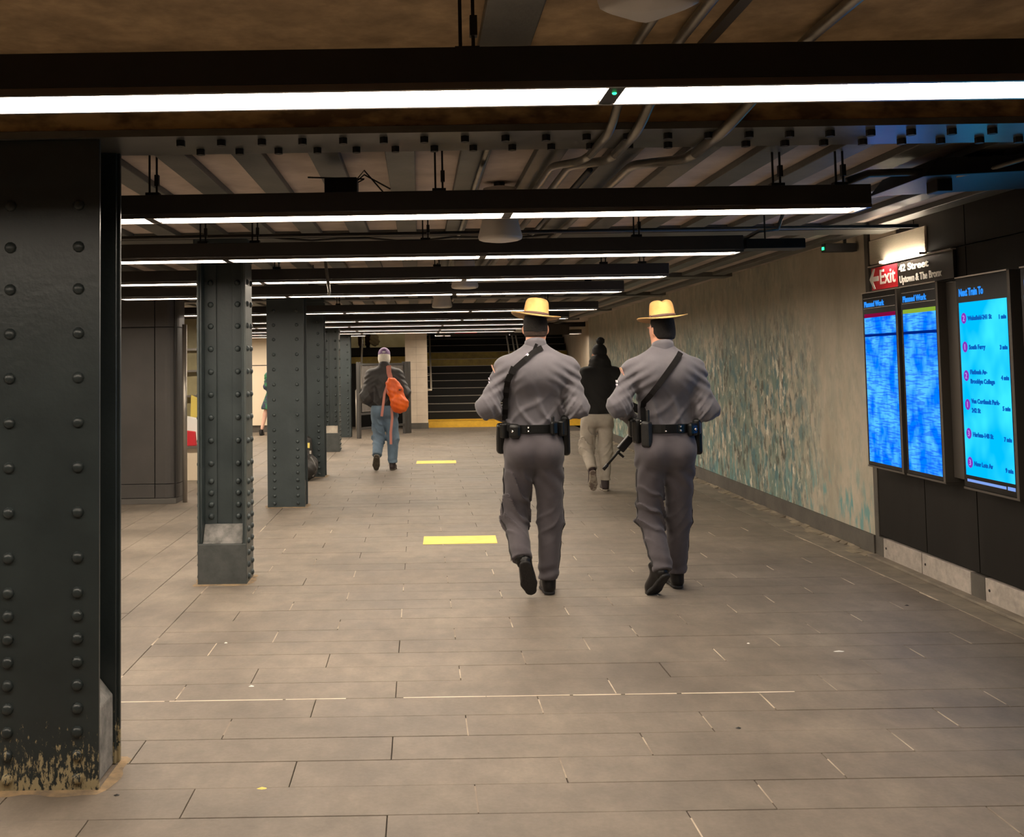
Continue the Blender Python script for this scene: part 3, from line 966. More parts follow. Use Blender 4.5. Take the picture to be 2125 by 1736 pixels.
pillar_plate(-1.370, 3.70, 0.404, 0.275, 'large riveted shade-darkened steel pillar with paint chipped to bare metal at its foot', 'steel_worn_shaded', 1.0, 2.352)
pillar_channel(-1.389, 7.11, 0.342, 0.28, 'riveted steel pillar with an open channel and concrete fill at its foot, next pillar after the chipped one')
pillar_plate(-1.443, 10.92, 0.402, 0.28, 'flat-fronted grey-green riveted pillar between the black bag and the channel-fronted pillar', 'steel', .9)
pillar_plate(-1.505, 13.84, 0.402, 0.28, 'flat-fronted dark riveted pillar with the black bag leaning on it', 'steel', .9)
pillar_channel(-1.567, 17.87, 0.30, 0.30, 'riveted steel pillar with a block of pale concrete in its channel', .9, 2.42, .33, 'fill_pale')
pillar_plate(-1.625, 21.47, 0.34, 0.28, 'flat-fronted riveted pillar beside the grey gate', 'steel_light' if False else 'steel', .9)


M['grime'] = mat('rusty_floor_grime', (0.30, 0.205, 0.11), 0.95, col2=(0.15, 0.112, 0.075), scale=14)
gr = MB()
for (xa, xb, ya, yb) in ((-1.572, -1.168, 3.70, 3.975), (-1.56, -1.218, 7.11, 7.39), (-1.644, -1.242, 10.92, 11.2), (-1.706, -1.304, 13.84, 14.12)):
    n = 44
    vi, vo = [], []
    for i in range(n):
        a = 2 * math.pi * i / n
        cx, sy = math.cos(a), math.sin(a)
        q = max(abs(cx), abs(sy))
        px, py = (xa + xb) / 2 + cx / q * (xb - xa) / 2, (ya + yb) / 2 + sy / q * (yb - ya) / 2
        e = 0.014 + 0.022 * abs(math.sin(a * 3.1 + xa * 9)) + random.uniform(0, .014)
        vi.append((px, py, 0.006))
        vo.append((px + cx / q * e, py + sy / q * e, 0.0006))
    gr.add(vi + vo, [(i, (i + 1) % n, n + (i + 1) % n, n + i) for i in range(n)])
tag(gr.build('floor_grime', 'grime', floor), kind='stuff')


# ------------------------------------------------------------------ linear light fixtures
def fixture(yc, xr, xl, label, hang, first=1.525, zb=2.16):
    t = thing('light_fixture', ((xl + xr) / 2, yc, zb), label, 'light', 'linear ceiling light fixtures')
    w = 0.088
    hs = MB().box(xl, xr + 0.03, yc - w, yc + w, zb + 0.012, zb + 0.097).build('housing', 'housing', t, bevel=.003)
    for s in (-1, 1):
        ya = yc + s * (w - 0.006)
        MB().box(xl, xr + 0.03, ya - .006, ya + .006, zb - 0.006, zb + 0.0115).build('lip', 'lip', t)
    MB().box(xr + 0.012, xr + 0.03, yc - w + .0125, yc + w - .0125, zb - 0.006, zb + 0.0115).build('end_cap', 'housing', t)
    x = xr
    first_ = True
    while x > xl + 0.1:
        a = max(xl, x - first)
        MB().box(a, x, yc - 0.068, yc + 0.068, zb, zb + 0.011).build('lens', 'led', t)
        if a > xl + .1:
            MB().box(a - 0.044, a - 0.004, yc - 0.075, yc + 0.075, zb - 0.004, zb + 0.0115).build('divider', 'black_metal', t)
        x = a - 0.048
    for hx in hang:
        ztop = 2.62 if yc < 3.7 else ZS
        h = MB()
        for s in (-0.016, 0.016):
            h.tube([(hx + s, yc, zb + 0.097), (hx + s, yc, ztop)], 0.005, 6)
        h.box(hx - 0.03, hx + 0.03, yc - 0.02, yc + 0.02, zb + 0.097, zb + 0.12)
        h.box(hx + 0.008, hx + 0.026, yc - 0.012, yc + 0.012, zb + 0.15, zb + 0.20)
        h.build('hanger', 'cable', t)
    return t


PL = 'black linear ceiling light fixture '
f1 = fixture(2.466, 2.035, -5.5, PL + 'in front of the stained concrete beam and chipped pillar', (0.13, -1.45, 1.55))
MB().ellip((0.487, 2.44, 2.155), (.006, .006, .004), 8, 5).build('indicator', 'green_led', f1)
fixture(4.46, 1.95, -5.5, PL + 'next behind the stained concrete beam', (-1.17, 0.10, 1.60, 1.88))
fixture(6.20, 1.95, -5.5, PL + 'just before the channel-fronted pillar', (-1.32, -1.0, 0.05, 1.35))
fixture(7.87, 1.91, -5.5, PL + 'just behind the channel-fronted pillar', (-1.1, 0.15, 1.45, 1.75))
fixture(9.49, 1.89, -5.5, PL + 'just before the second flat-fronted pillar', (-1.0, 0.2, 1.6))
GP = 'far linear ceiling light fixtures'
for yy, xr in ((12.6, 2.20), (15.05, 2.20), (17.05, 1.95), (19.15, 1.95), (20.75, 1.95)):
    t = fixture(yy, xr, -8.5, {12.6: PL + 'over the black bag and the pom-pom hat walker', 15.05: PL + 'over the man with the orange backpack',
                               17.05: PL + 'over the pillar with pale concrete in its channel', 19.15: PL + 'second nearest to the stairs', 20.75: PL + 'nearest to the grey gate and stairs'}[yy], (-1.0, 0.4, 1.6))

fixture(22.4, -1.2, -8.5, PL + 'in front of the cream panelled wall', (-1.6, -3.4, -5.5))
fixture(23.25, 3.70, 0.38, PL + 'over the foot of the dark staircase', (0.8, 2.0, 3.3))

struct(MB().box(-1.95, 4.1, 24.1, 29.6, 4.5, 4.6).build('ceiling_stair', 'step_dark'))
struct(MB().box(-2.1, -1.95, 24.1, 29.6, 0, 4.5).build('wall_landing', 'white_tile'))
wl = thing('unseen_stair_lamp', (-1.1, 26.6, 4.3), 'unseen lamp added high over the raised stair landing', 'light')  # lamp out of view, added to brighten the olive wall behind the landing
MB().box(-1.8, -0.4, 26.5, 26.7, 4.33, 4.5).build('housing', 'housing', wl)
MB().box(-1.75, -0.45, 26.53, 26.67, 4.32, 4.33).build('lens', 'led', wl)

# ------------------------------------------------------------------ conduits, cables, ceiling boxes


def conduit(pts, r, label, m_='conduit', n=10):
    # round the bends
    P = [Vector(p) for p in pts]
    out = [P[0]]
    for i in range(1, len(P) - 1):
        a, b, c = P[i - 1], P[i], P[i + 1]
        ra = min(.07, (a - b).length * .45, (c - b).length * .45)
        p0, p2 = b + (a - b).normalized() * ra, b + (c - b).normalized() * ra
        for q in range(6):
            t_ = q / 5
            out.append(p0 * (1 - t_) ** 2 + b * 2 * t_ * (1 - t_) + p2 * t_ * t_)
    out.append(P[-1])
    o = MB().tube(out, r, n).build('conduit', m_, smooth=True)
    return tag(o, label, 'pipe', 'conduits under the ceiling')


for k, (xn, xm, xf, r_, lb) in enumerate(((0.90, 0.81, 0.66, .019, 'middle one of three'), (0.76, 0.71, 0.58, .017, 'the one beside the steel band'), (1.34, 1.13, 0.94, .021, 'apart from the pair'))):
    conduit([(xn, -2, 2.588), (xn, 3.40, 2.588), (xm, 3.655, 2.34), (xm - .015, 3.995, 2.326)], r_, 'metal conduit dropping in front of the stained beam, ' + lb)
    conduit([(xm - .015, 3.997, 2.326), (xm - .03, 4.12, 2.326), (xf + .03, 4.5, 2.38), (xf, 9.5, 2.38)], r_, 'metal conduit under the joists beyond the stained beam, ' + lb)
conduit([(0.30, 4.02, 2.40), (0.28, 10, 2.40)], 0.012, 'slim conduit running along the joists beyond the stained beam', 'conduit')
conduit([(0.80, 4.62, 2.385), (0.78, 8.6, 2.385)], 0.014, 'short dark conduit between brighter ones beyond the stained beam', 'conduit_dark')
conduit([(-5.5, 6.43, 2.338), (3.2, 6.43, 2.338)], 0.013, 'long dark cross conduit behind the fixture before the channel-fronted pillar', 'conduit_dark')
o = MB().tube([(-0.70, 7.45, 2.42), (-0.655, 7.45, 2.05), (-0.66, 7.45, 2.02)], 0.012, 8).build('drop_pipe', 'conduit', smooth=True)
tag(o, 'short bare pipe hanging down from the ceiling beside the channel-fronted pillar', 'pipe')
# black junction box and loose cables on the fixture behind the beam
jb = thing('junction_box', (-0.33, 4.62, 2.29), 'black junction box with loose cables on top of a light fixture', 'box')
MB().box(-0.42, -0.27, 4.57, 4.69, 2.265, 2.36).build('box_body', 'black_metal', jb, bevel=.006)
for k, (ex, ez) in enumerate(((-0.14, 2.28), (-0.12, 2.31), (-0.5, 2.37))):
    MB().tube([(-0.30, 4.63, 2.33), (-0.24, 4.63, 2.40 - .02 * k), (ex, 4.62, ez)], .004, 6).build('cable', 'cable', jb)
# sagging cables far under the ceiling
for k, (y_, xa, xb, sag) in enumerate(((10.6, -1.1, 0.6, .09), (10.9, -1.3, 0.3, .05), (6.9, -1.3, 1.4, .04))):
    pts = [(xa + (xb - xa) * i / 14, y_, 2.40 - sag * 4 * (i / 14) * (1 - i / 14) + 0.012 * math.sin(i * 1.7)) for i in range(15)]
    o = MB().tube(pts, 0.008, 6).build('ceiling_cable', 'cable', smooth=True)
    tag(o, ('sagging black cable under the ceiling over the two flat-fronted pillars', 'slack black cable close beside the sagging one', 'black cable slung under the ceiling over the channel-fronted pillar')[k], 'cable', 'loose ceiling cables')


def ceil_box(x, y, ztop, label, s=1.0, zb=2.145, pw=3.2):
    t = thing('antenna_box', (x, y, ztop), label, 'box', 'white boxes hung from the ceiling')
    b = MB()
    n = 24
    vs, fs = [], []
    prof = [(0.075 * s, ztop - .03), (0.085 * s, zb + .10), (0.103 * s, zb + .022), (0.098 * s, zb + .006), (0.085 * s, zb), (0.0, zb - .004)]
    for (r, z) in [(0.03, ztop - .03)] + prof:
        for k in range(n):
            a = 2 * math.pi * k / n
            cx, sy = math.cos(a), math.sin(a)
            q = (abs(cx) ** pw + abs(sy) ** pw) ** (-1 / pw)
            vs.append((x + r * q * (cx * .8 - sy * .6), y + r * q * (cx * .6 + sy * .8), z))
    for i in range(len(prof)):
        for k in range(n):
            fs.append((i * n + k, i * n + (k + 1) % n, (i + 1) * n + (k + 1) % n, (i + 1) * n + k))
    b.add(vs, fs).build('shell', 'white_plastic', t, smooth=True)
    MB().tube([(x, y, ztop - .03), (x, y, ztop)], 0.03, 10).build('mount', 'conduit_dark', t)
    return t


ceil_box(0.445, 1.88, 2.62, 'white plastic box hung from the brown concrete before the stained beam', 0.72, 2.165, 8.0)
ceil_box(0.437, 5.30, ZS, 'white plastic box hung from the ceiling joists next beyond the stained beam')
ceil_box(0.40, 8.62, ZS, 'white plastic box hung between the channel-fronted and the second pillar')
ceil_box(0.27, 11.5, ZS, 'white plastic box hung near the sagging ceiling cables')
# equipment by the black wall
eq = thing('ceiling_camera', (2.55, 4.75, 2.455), 'black ceiling-mounted camera housing with conduit arm above the monitors', 'camera')
MB().prism([(2.25, 2.30), (3.05, 2.33), (3.05, 2.40), (2.32, 2.385)], 'y', 4.45, 5.0).build('housing', 'black_metal', eq, bevel=.006)
MB().box(2.36, 2.43, 4.55, 4.65, 2.25, 2.31).build('bracket', 'black_metal', eq, bevel=.004)
MB().tube([(1.95, 4.55, 2.30), (2.05, 4.55, 2.335), (2.3, 4.55, 2.34), (2.42, 4.55, 2.33)], 0.018, 8).build('arm', 'conduit_dark', eq, smooth=True)
MB().tube([(2.42, 4.50, 2.31), (2.55, 4.46, 2.33), (2.70, 4.4, 2.37), (2.75, 4.3, 2.45)], 0.010, 8).build('flex_hose', 'conduit', eq, smooth=True)
MB().box(2.6, 2.7, 4.6, 4.8, 2.39, ZS).build('mount', 'black_metal', eq)
ex = thing('exit_light', (3.37, 7.92, 2.36), 'black box on the mural wall with a green indicator light', 'sign')
MB().box(3.19, 3.44, 7.88, 7.96, 2.335, 2.40).build('body', 'black_metal', ex, bevel=.004)
MB().box(3.184, 3.19, 7.905, 7.935, 2.352, 2.375).build('green_lens', 'green_led', ex)
MB().box(3.35, 3.37, 7.91, 7.93, 2.40, ZS).build('stem', 'black_metal', ex)
tr = thing('cable_tray', (2.25, 6.2, 2.3), 'black cable tray hung at the end of a light fixture near the mural wall', 'tray')
MB().box(2.0, 2.36, 6.12, 6.28, 2.175, 2.235).build('tray_body', 'black_metal', tr, bevel=.004)
MB().tube([(2.0, 6.2, 2.235), (2.1, 6.2, 2.29), (2.22, 6.2, 2.30), (2.28, 6.2, ZS)], .012, 8).build('tray_conduit', 'conduit', tr, smooth=True)
MB().tube([(2.12, 6.14, 2.235), (2.12, 6.14, ZS)], .005, 6).build('hanger', 'cable', tr)

# ------------------------------------------------------------------ kiosk
kz = 2.40
k_ = thing('kiosk', (-4.2, 12.2, 0), 'dark grey panelled kiosk with rounded corner behind the channel-fronted pillar', 'kiosk')
MB().box(-6.0, -2.75, 11.42, 11.74, 0.05, kz).build('core', 'black_metal', k_)
for (xa, xb) in ((-2.965, -2.70), (-3.60, -2.975), (-4.25, -3.61), (-4.9, -4.26), (-5.6, -4.91)):
    for (z0, z1) in ((0.065, 0.215), (0.222, 1.965), (1.975, kz)):
        if xb == -2.70:
            # quarter-round corner sheet
            p = MB()
            pts = [(xa, 11.38)] + [(-2.86 + .14 * math.sin(a), 11.52 - .14 * math.cos(a)) for a in np.linspace(0, math.pi / 2, 8)] + [(-2.72, 11.75), (-2.74, 11.75), (-2.75, 11.53), (-2.87, 11.415), (xa, 11.415)]
            p.prism(pts, 'z', z0, z1)
            p.build('corner_panel', 'kiosk', k_)
        else:
            MB().box(xa, xb, 11.38, 11.42, z0, z1).build('panel', 'kiosk', k_, bevel=.003)
MB().box(-6.0, -2.73, 11.36, 11.77, 0, 0.06).build('plinth', 'kiosk_base', k_, bevel=.004)
MB().tube([(-2.655, 11.47, 0), (-2.655, 11.47, 2.0)], 0.026, 10).build('corner_post', 'steel_post', k_, smooth=True)
# news counter beyond it
nc = thing('news_counter', (-3.15, 13.9, 0), 'pale news counter with shelves just visible beyond the kiosk', 'counter')
MB().box(-3.7, -2.5, 13.7, 14.3, 0, 0.43).build('counter_body', 'cream_panel', nc)
MB().box(-3.7, -2.48, 13.66, 14.3, 0.43, 0.46).build('counter_top', 'steel_post', nc)
MB().box(-3.7, -2.5, 14.28, 14.32, 0.46, 2.2).build('back_panel', 'green_tile', nc)
for z in (1.1, 1.45, 1.75):
    MB().box(-3.7, -2.5, 14.15, 14.28, z, z + .03).build('shelf', 'steel_post', nc)
for nm, c, s_, m_, lb in (('snack_box', (-3.13, 13.76, 0.565), (.10, .05, .105), 'red_box', 'red snack box standing on the news counter'),
                          ('paper_bag', (-3.16, 13.95, 0.66), (.12, .06, .20), 'white_paper', 'white paper bag on the news counter behind the red box'),
                          ('magazine', (-3.12, 14.10, 0.80), (.08, .02, .34), 'bag_yellow', 'yellow magazine stack standing against the news counter shelves')):
    b = MB()
    b.add([(c[0] - s_[0], c[1] - s_[1], c[2] - s_[2]), (c[0] + s_[0], c[1] - s_[1], c[2] - s_[2]), (c[0] + s_[0], c[1] + s_[1], c[2] - s_[2]), (c[0] - s_[0], c[1] + s_[1], c[2] - s_[2]),
           (c[0] - s_[0] * .7, c[1] - s_[1] * .5, c[2] + s_[2]), (c[0] + s_[0] * .9, c[1] - s_[1] * .5, c[2] + s_[2] * .8), (c[0] + s_[0] * .9, c[1] + s_[1] * .5, c[2] + s_[2] * .8), (c[0] - s_[0] * .7, c[1] + s_[1] * .5, c[2] + s_[2])],
          [(0, 3, 2, 1), (4, 5, 6, 7), (0, 1, 5, 4), (1, 2, 6, 5), (2, 3, 7, 6), (3, 0, 4, 7)])
    tag(b.build(nm, m_, bevel=.01), lb, 'package')

# ------------------------------------------------------------------ stairs, column, gate at the far end
st = thing('staircase', (2.05, 24.3, 0), 'dark staircase with yellow first step and pale nosings at the far end', 'stairs')
RIS, TRD = 0.183, 0.28
for k in range(15):
    y0 = 24.3 + TRD * k
    z1 = RIS * (k + 1)
    yel = 'yellow' if k == 0 else ('yellow_dark' if k in (8, 9) else 'step_dark')
    s_ = MB().box(0.19, 3.92, y0, y0 + TRD + (.6 if k == 14 else 0.0), z1 - RIS, z1 - .012).build('step', yel, st)
    MB().box(0.19, 3.92, y0 - .012, y0 + TRD + (.6 if k == 14 else 0.0), z1 - .012, z1).build('tread', 'yellow' if k == 0 else 'step_nose', s_)
struct(MB().box(3.94, 4.1, 21.9, 30, 0, 3.2).build('wall_stair_right', 'white_tile'))
struct(MB().box(0.0, 0.19, 24.25, 30, 0, 3.2).build('wall_stair_left', 'white_tile'))
struct(MB().box(-9.2, 4.1, 29.6, 29.8, 0, 5).build('wall_stair_end', 'step_dark'))


def handrail(x, side, label):
    t = thing('handrail', (x, 25.8, 0.9), label, 'handrail', 'stair handrails')
    MB().tube([(x - side * .09, 24.30, 0.90), (x, 24.30, 0.90), (x, 24.42, 0.92), (x, 27.9, 0.92 + 3.48 * RIS / TRD)], 0.022, 8).build('rail', 'rail', t, smooth=True)
    for yy in (25.0, 26.6):
        z = 0.92 + (yy - 24.42) * RIS / TRD
        MB().tube([(x - side * .09, yy, z - .06), (x, yy, z - .05), (x, yy, z)], 0.008, 6).build('bracket', 'rail', t)
    return t


handrail(0.28, 1, 'pale metal wall handrail beside the white tiled column')
for k, xx in enumerate((2.28, 2.42, 2.52)):
    t = thing('handrail', (xx, 25.8, 0), ('pale metal handrail in the middle of the dark staircase, the one nearest the white column', 'pale metal handrail between two others in the middle of the dark staircase', 'pale metal handrail in the middle of the staircase, on the mural wall side')[k], 'handrail', 'middle stair handrails')
    MB().tube([(xx, 25.6, 0.915), (xx, 25.6, 1.75), (xx, 25.7, 1.83), (xx, 28.2, 1.83 + 2.5 * RIS / TRD)], 0.02, 8).build('rail', 'rail', t, smooth=True)
col_ = thing('column', (-0.06, 24.0, 0), 'white tiled square column with dark base beside the yellow-stepped stairs', 'column')
for kz_ in range(13):
    z0 = 0.14 + kz_ * 0.178
    for kx in range(2):
        xa = -0.33 + kx * 0.262
        MB().box(xa, xa + 0.258, 23.90, 24.25, z0, z0 + 0.174).build('tile', 'white_tile', col_)
MB().box(-0.32, 0.18, 23.91, 24.24, 0, 2.46).build('core', 'filler', col_)
MB().box(-0.34, 0.20, 23.88, 24.25, 0, 0.14).build('base', 'skirting', col_)
# second flight with landing behind the gate
ld = thing('stair_landing', (-1.1, 25.3, 0), 'raised stair landing with dark fascia and a dark yellow edge behind the gate', 'stairs')
MB().box(-1.9, -0.33, 25.2, 29, 1.75, 1.95).build('landing', 'step_dark', ld)
MB().box(-1.9, -0.33, 25.18, 25.2, 1.56, 1.72).build('yellow_edge', 'yellow_dark', ld)
MB().box(-1.9, -0.33, 25.2, 25.4, 0, 1.56).build('fascia', 'step_dark', ld)
MB().box(-1.9, -0.33, 28.2, 28.4, 1.95, 3.2).build('tiled_wall', 'green_tile', ld)
handrail2 = thing('handrail', (-1.35, 24.2, 0.9), 'pale metal handrail behind the flat-fronted pillar beside the gate', 'handrail', 'stair handrails')
MB().tube([(-1.52, 24.2, 0.92), (-1.42, 24.2, 0.93), (-1.40, 24.22, 1.0), (-1.40, 25.1, 2.25), (-1.55, 25.1, 2.26)], 0.022, 8).build('rail', 'rail', handrail2, smooth=True)
MB().tube([(-1.52, 24.2, 0), (-1.52, 24.2, 0.92)], 0.018, 8).build('post', 'rail', handrail2, smooth=True)
gt = thing('gate', (-0.75, 21.8, 0), 'dark framed gate with grey mesh panel standing before the landing', 'gate')
g0, g1 = Vector((-1.265, 21.05, 0)), Vector((-0.27, 22.5, 0))
gd = (g1 - g0).normalized()
gn = Vector((-gd.y, gd.x, 0))
gl = (g1 - g0).length
for s_, wd in ((0.0, .035), (0.93, .03), (1.02, .05)):
    MB().obox(g0 + gd * gl * s_ + Vector((0, 0, .79)), gd, gn, (0, 0, 1), wd, .035, .79).build('post', 'gate_frame', gt, bevel=.004)
for z in (0.20, 0.50, 1.53):
    MB().obox(g0 + gd * gl * .465 + Vector((0, 0, z)), gd, gn, (0, 0, 1), gl * .465, .02, .022).build('crossbar', 'gate_frame', gt)
for k in range(9):
    a = 0.09 + 0.78 * k / 8
    MB().obox(g0 + gd * gl * (a + .02) + Vector((0, 0, 1.02)), gd, gn, (0, 0, 1), gl * .049, .006, .48).build('mesh_panel', 'mesh_panel', gt)
# hanging signs near the stairs
for (xa, xb, lb, mm) in ((0.72, 2.05, 'dark hanging sign with a red block before the stairs', 'sign_red'), (2.07, 3.42, 'dark hanging sign with a white strip before the stairs', 'sign_white')):
    t = thing('hanging_sign', ((xa + xb) / 2, 23.0, 2.2), lb, 'sign')
    MB().box(xa, xb, 22.98, 23.02, 2.135, 2.38).build('panel', 'sign_black', t)
    MB().box(xa + .1, xa + .6, 22.97, 22.98, 2.20, 2.29).build('colour_block', mm, t)
    MB().box(xa + .1, xa + .12, 22.99, 23.01, 2.38, ZS).build('hanger', 'cable', t)
# ------------------------------------------------------------------ floor stickers and litter
for (x0, x1, y0, y1, lb) in ((0.008, 0.632, 8.56, 8.95, 'yellow floor sticker on the tiles just ahead of the two hatted officers'), (-0.07, 0.54, 15.5, 15.95, 'yellow floor sticker on the tiles beside the man with the orange backpack')):
    m_ = MB()
    pts = [(x0, y0), (x1, y0 + .008), (x1 + .012, y1), (x0 + .01, y1 + .003)]
    m_.prism([pts[0], ((x0 + x1) / 2, y0 + .004), pts[1], pts[2], pts[3]], 'z', 0.0009, 0.0022)
    tag(m_.build('floor_sticker', 'sticker'), lb, 'sticker', 'yellow floor stickers')
lit = (('paper_scrap', (2.13, 5.28), .030, .010, 'white_paper', 'white paper scrap on the floor before the arrivals monitor'),
       ('paper_scrap', (-0.815, 4.86), .012, .007, 'white_paper', 'white paper crumb just behind the pale floor line near the chipped pillar'),
       ('leaf_scrap', (-0.585, 3.70), .017, .010, 'bag_yellow', 'small yellow scrap on the floor near the chipped pillar'),
       ('paper_scrap', (-1.08, 5.62), .010, .008, 'white_paper', 'tiny white crumb between the chipped pillar and the channel-fronted one'),
       ('gum_spot', (-1.09, 3.66), .011, .008, 'bolt', 'round black gum spot at the foot of the chipped pillar'),
       ('gum_spot', (2.93, 6.22), .013, .010, 'bolt', 'black gum spot on the floor before the kick plates'),
       ('gum_spot', (1.28, 4.22), .012, .008, 'bolt', 'black gum spot on the floor behind the officers'),
       ('paper_scrap', (1.72, 5.45), .008, .006, 'white_paper', 'tiny white crumb on the floor beside a black gum spot'))
for nm, (x, y), rx, ry, m_, lb in lit:
    b = MB()
    n = 9
    a0 = random.random() * 6
    vs = [(x, y, 0.006)] + [(x + rx * (1 + random.uniform(-.25, .25)) * math.cos(a0 + 2 * math.pi * i / n), y + ry * (1 + random.uniform(-.25, .25)) * math.sin(a0 + 2 * math.pi * i / n), 0.001) for i in range(n)]
    b.add(vs, [(0, 1 + i, 1 + (i + 1) % n) for i in range(n)] + [tuple(range(n, 0, -1))])
    tag(b.build(nm, m_), lb, 'litter', 'litter on the floor')

# ================================================================== people
class Field:
    """signed distance field on a grid, meshed with surface nets"""

    def __init__(s, lo, hi, h):
        s.lo, s.h = np.array(lo, float), h
        n = np.ceil((np.array(hi) - s.lo) / h).astype(int) + 1
        s.n = n
        s.f = np.full(n, 0.25, np.float32)
        s.ax = [(s.lo[i] + h * np.arange(n[i])).astype(np.float32) for i in range(3)]

    def sub(s, lo, hi):
        a = np.clip(np.floor((np.array(lo) - s.lo) / s.h).astype(int), 0, s.n - 1)
        b = np.clip(np.ceil((np.array(hi) - s.lo) / s.h).astype(int) + 1, 1, s.n)
        sl = tuple(slice(a[i], b[i]) for i in range(3))
        X = s.ax[0][sl[0]][:, None, None]
        Y = s.ax[1][sl[1]][None, :, None]
        Z = s.ax[2][sl[2]][None, None, :]
        return sl, X, Y, Z

    def _smin(s, sl, d, k):
        f = s.f[sl]
        if k <= 0:
            s.f[sl] = np.minimum(f, d)
        else:
            h = np.maximum(k - np.abs(f - d), 0) / k
            s.f[sl] = np.minimum(f, d) - h * h * k * 0.25
        return s

    def cap(s, a, b, ra, rb, k=0.03, sc=(1, 1, 1)):
        a, b, sc = np.array(a, float), np.array(b, float), np.array(sc, float)
        R = max(ra, rb) * sc.max() + 0.12
        sl, X, Y, Z = s.sub(np.minimum(a, b) - R, np.maximum(a, b) + R)
        if min(s.f[sl].shape) == 0:
            return s
        px, py, pz = (X - a[0]) / sc[0], (Y - a[1]) / sc[1], (Z - a[2]) / sc[2]
        d = (b - a) / sc
        L2 = float(d @ d) + 1e-9
        t = np.clip((px * d[0] + py * d[1] + pz * d[2]) / L2, 0, 1)
        q = np.sqrt((px - t * d[0]) ** 2 + (py - t * d[1]) ** 2 + (pz - t * d[2]) ** 2)
        return s._smin(sl, (q - (ra + (rb - ra) * t)) * sc.min(), k)

    def ell(s, c, r, k=0.03):
        c, r = np.array(c, float), np.array(r, float)
        sl, X, Y, Z = s.sub(c - r - 0.12, c + r + 0.12)
        if min(s.f[sl].shape) == 0:
            return s
        x, y, z = X - c[0], Y - c[1], Z - c[2]
        k0 = np.sqrt((x / r[0]) ** 2 + (y / r[1]) ** 2 + (z / r[2]) ** 2)
        k1 = np.sqrt((x / r[0] ** 2) ** 2 + (y / r[1] ** 2) ** 2 + (z / r[2] ** 2) ** 2)
        return s._smin(sl, k0 * (k0 - 1) / np.maximum(k1, 1e-6), k)

    def cut(s, o, nrm, rad=None):
        """remove what lies on the side of nrm, optionally only near o"""
        o, nrm = np.array(o, float), np.array(nrm, float)
        nrm /= np.linalg.norm(nrm)
        lo, hi = (s.lo, s.lo + s.h * s.n) if rad is None else (o - rad, o + rad)
        sl, X, Y, Z = s.sub(lo, hi)
        d = (X - o[0]) * nrm[0] + (Y - o[1]) * nrm[1] + (Z - o[2]) * nrm[2]
        s.f[sl] = np.maximum(s.f[sl], d)
        return s

    def warp(s, fn):
        X, Y, Z = s.ax[0][:, None, None], s.ax[1][None, :, None], s.ax[2][None, None, :]
        s.f += fn(X, Y, Z).astype(np.float32)
        return s

    def back_y(s, x, z):
        """first surface met coming from behind (small y)"""
        i = int(round((x - s.lo[0]) / s.h))
        k = int(round((z - s.lo[2]) / s.h))
        i, k = min(max(i, 0), s.n[0] - 1), min(max(k, 0), s.n[2] - 1)
        col = s.f[i, :, k]
        w = np.where(col < 0)[0]
        if len(w) == 0:
            return None
        j = w[0]
        if j == 0:
            return s.ax[1][0]
        t = col[j - 1] / (col[j - 1] - col[j])
        return float(s.ax[1][j - 1] + t * s.h)

    def radius(s, cx, cy, z, ang):
        """outermost surface distance from an axis, in direction ang"""
        k = int(round((z - s.lo[2]) / s.h))
        best = 0.05
        for r in np.arange(0.05, 0.32, 0.004):
            i = int(round((cx + r * math.cos(ang) - s.lo[0]) / s.h))
            j = int(round((cy + r * math.sin(ang) - s.lo[1]) / s.h))
            if 0 <= i < s.n[0] and 0 <= j < s.n[1] and s.f[i, j, k] < 0:
                best = r
            else:
                break
        return best

    def nets(s):
        f = s.f
        f[0], f[-1] = np.maximum(f[0], .01), np.maximum(f[-1], .01)
        f[:, 0], f[:, -1] = np.maximum(f[:, 0], .01), np.maximum(f[:, -1], .01)
        f[:, :, 0], f[:, :, -1] = np.maximum(f[:, :, 0], .01), np.maximum(f[:, :, -1], .01)
        ins = f < 0
        cnt = np.zeros(np.array(f.shape) - 1, np.uint8)
        for a in (0, 1):
            for b in (0, 1):
                for c in (0, 1):
                    cnt += ins[a:f.shape[0] - 1 + a, b:f.shape[1] - 1 + b, c:f.shape[2] - 1 + c]
        act = (cnt > 0) & (cnt < 8)
        idx = np.argwhere(act)
        vid = np.full(act.shape, -1, np.int64)
        vid[act] = np.arange(len(idx))
        acc = np.zeros((len(idx), 3))
        num = np.zeros(len(idx))
        corners = [(a, b, c) for a in (0, 1) for b in (0, 1) for c in (0, 1)]
        val = {c: f[idx[:, 0] + c[0], idx[:, 1] + c[1], idx[:, 2] + c[2]] for c in corners}
        for ca in corners:
            for ax in range(3):
                if ca[ax] == 1:
                    continue
                cb = list(ca)
                cb[ax] = 1
                cb = tuple(cb)
                va, vb = val[ca], val[cb]
                m = (va < 0) != (vb < 0)
                t = np.where(m, va / np.where(m, va - vb, 1), 0)
                p = np.tile(np.array(ca, float), (len(idx), 1))
                p[:, ax] = t
                acc[m] += p[m]
                num[m] += 1
        v = s.lo + s.h * (idx + acc / num[:, None])
        faces = []
        for ax in range(3):
            o1, o2 = (ax + 1) % 3, (ax + 2) % 3
            sa = [slice(1, -1)] * 3
            sb = [slice(1, -1)] * 3
            sa[ax] = slice(0, -1)
            sb[ax] = slice(1, None)
            A, B = ins[tuple(sa)], ins[tuple(sb)]
            e = np.argwhere(A != B)
            if len(e) == 0:
                continue
            flip = A[tuple(e.T)]
            base = e.copy()
            base[:, o1] += 1
            base[:, o2] += 1

            def g(d1, d2):
                q = base.copy()
                q[:, o1] += d1
                q[:, o2] += d2
                return vid[q[:, 0], q[:, 1], q[:, 2]]
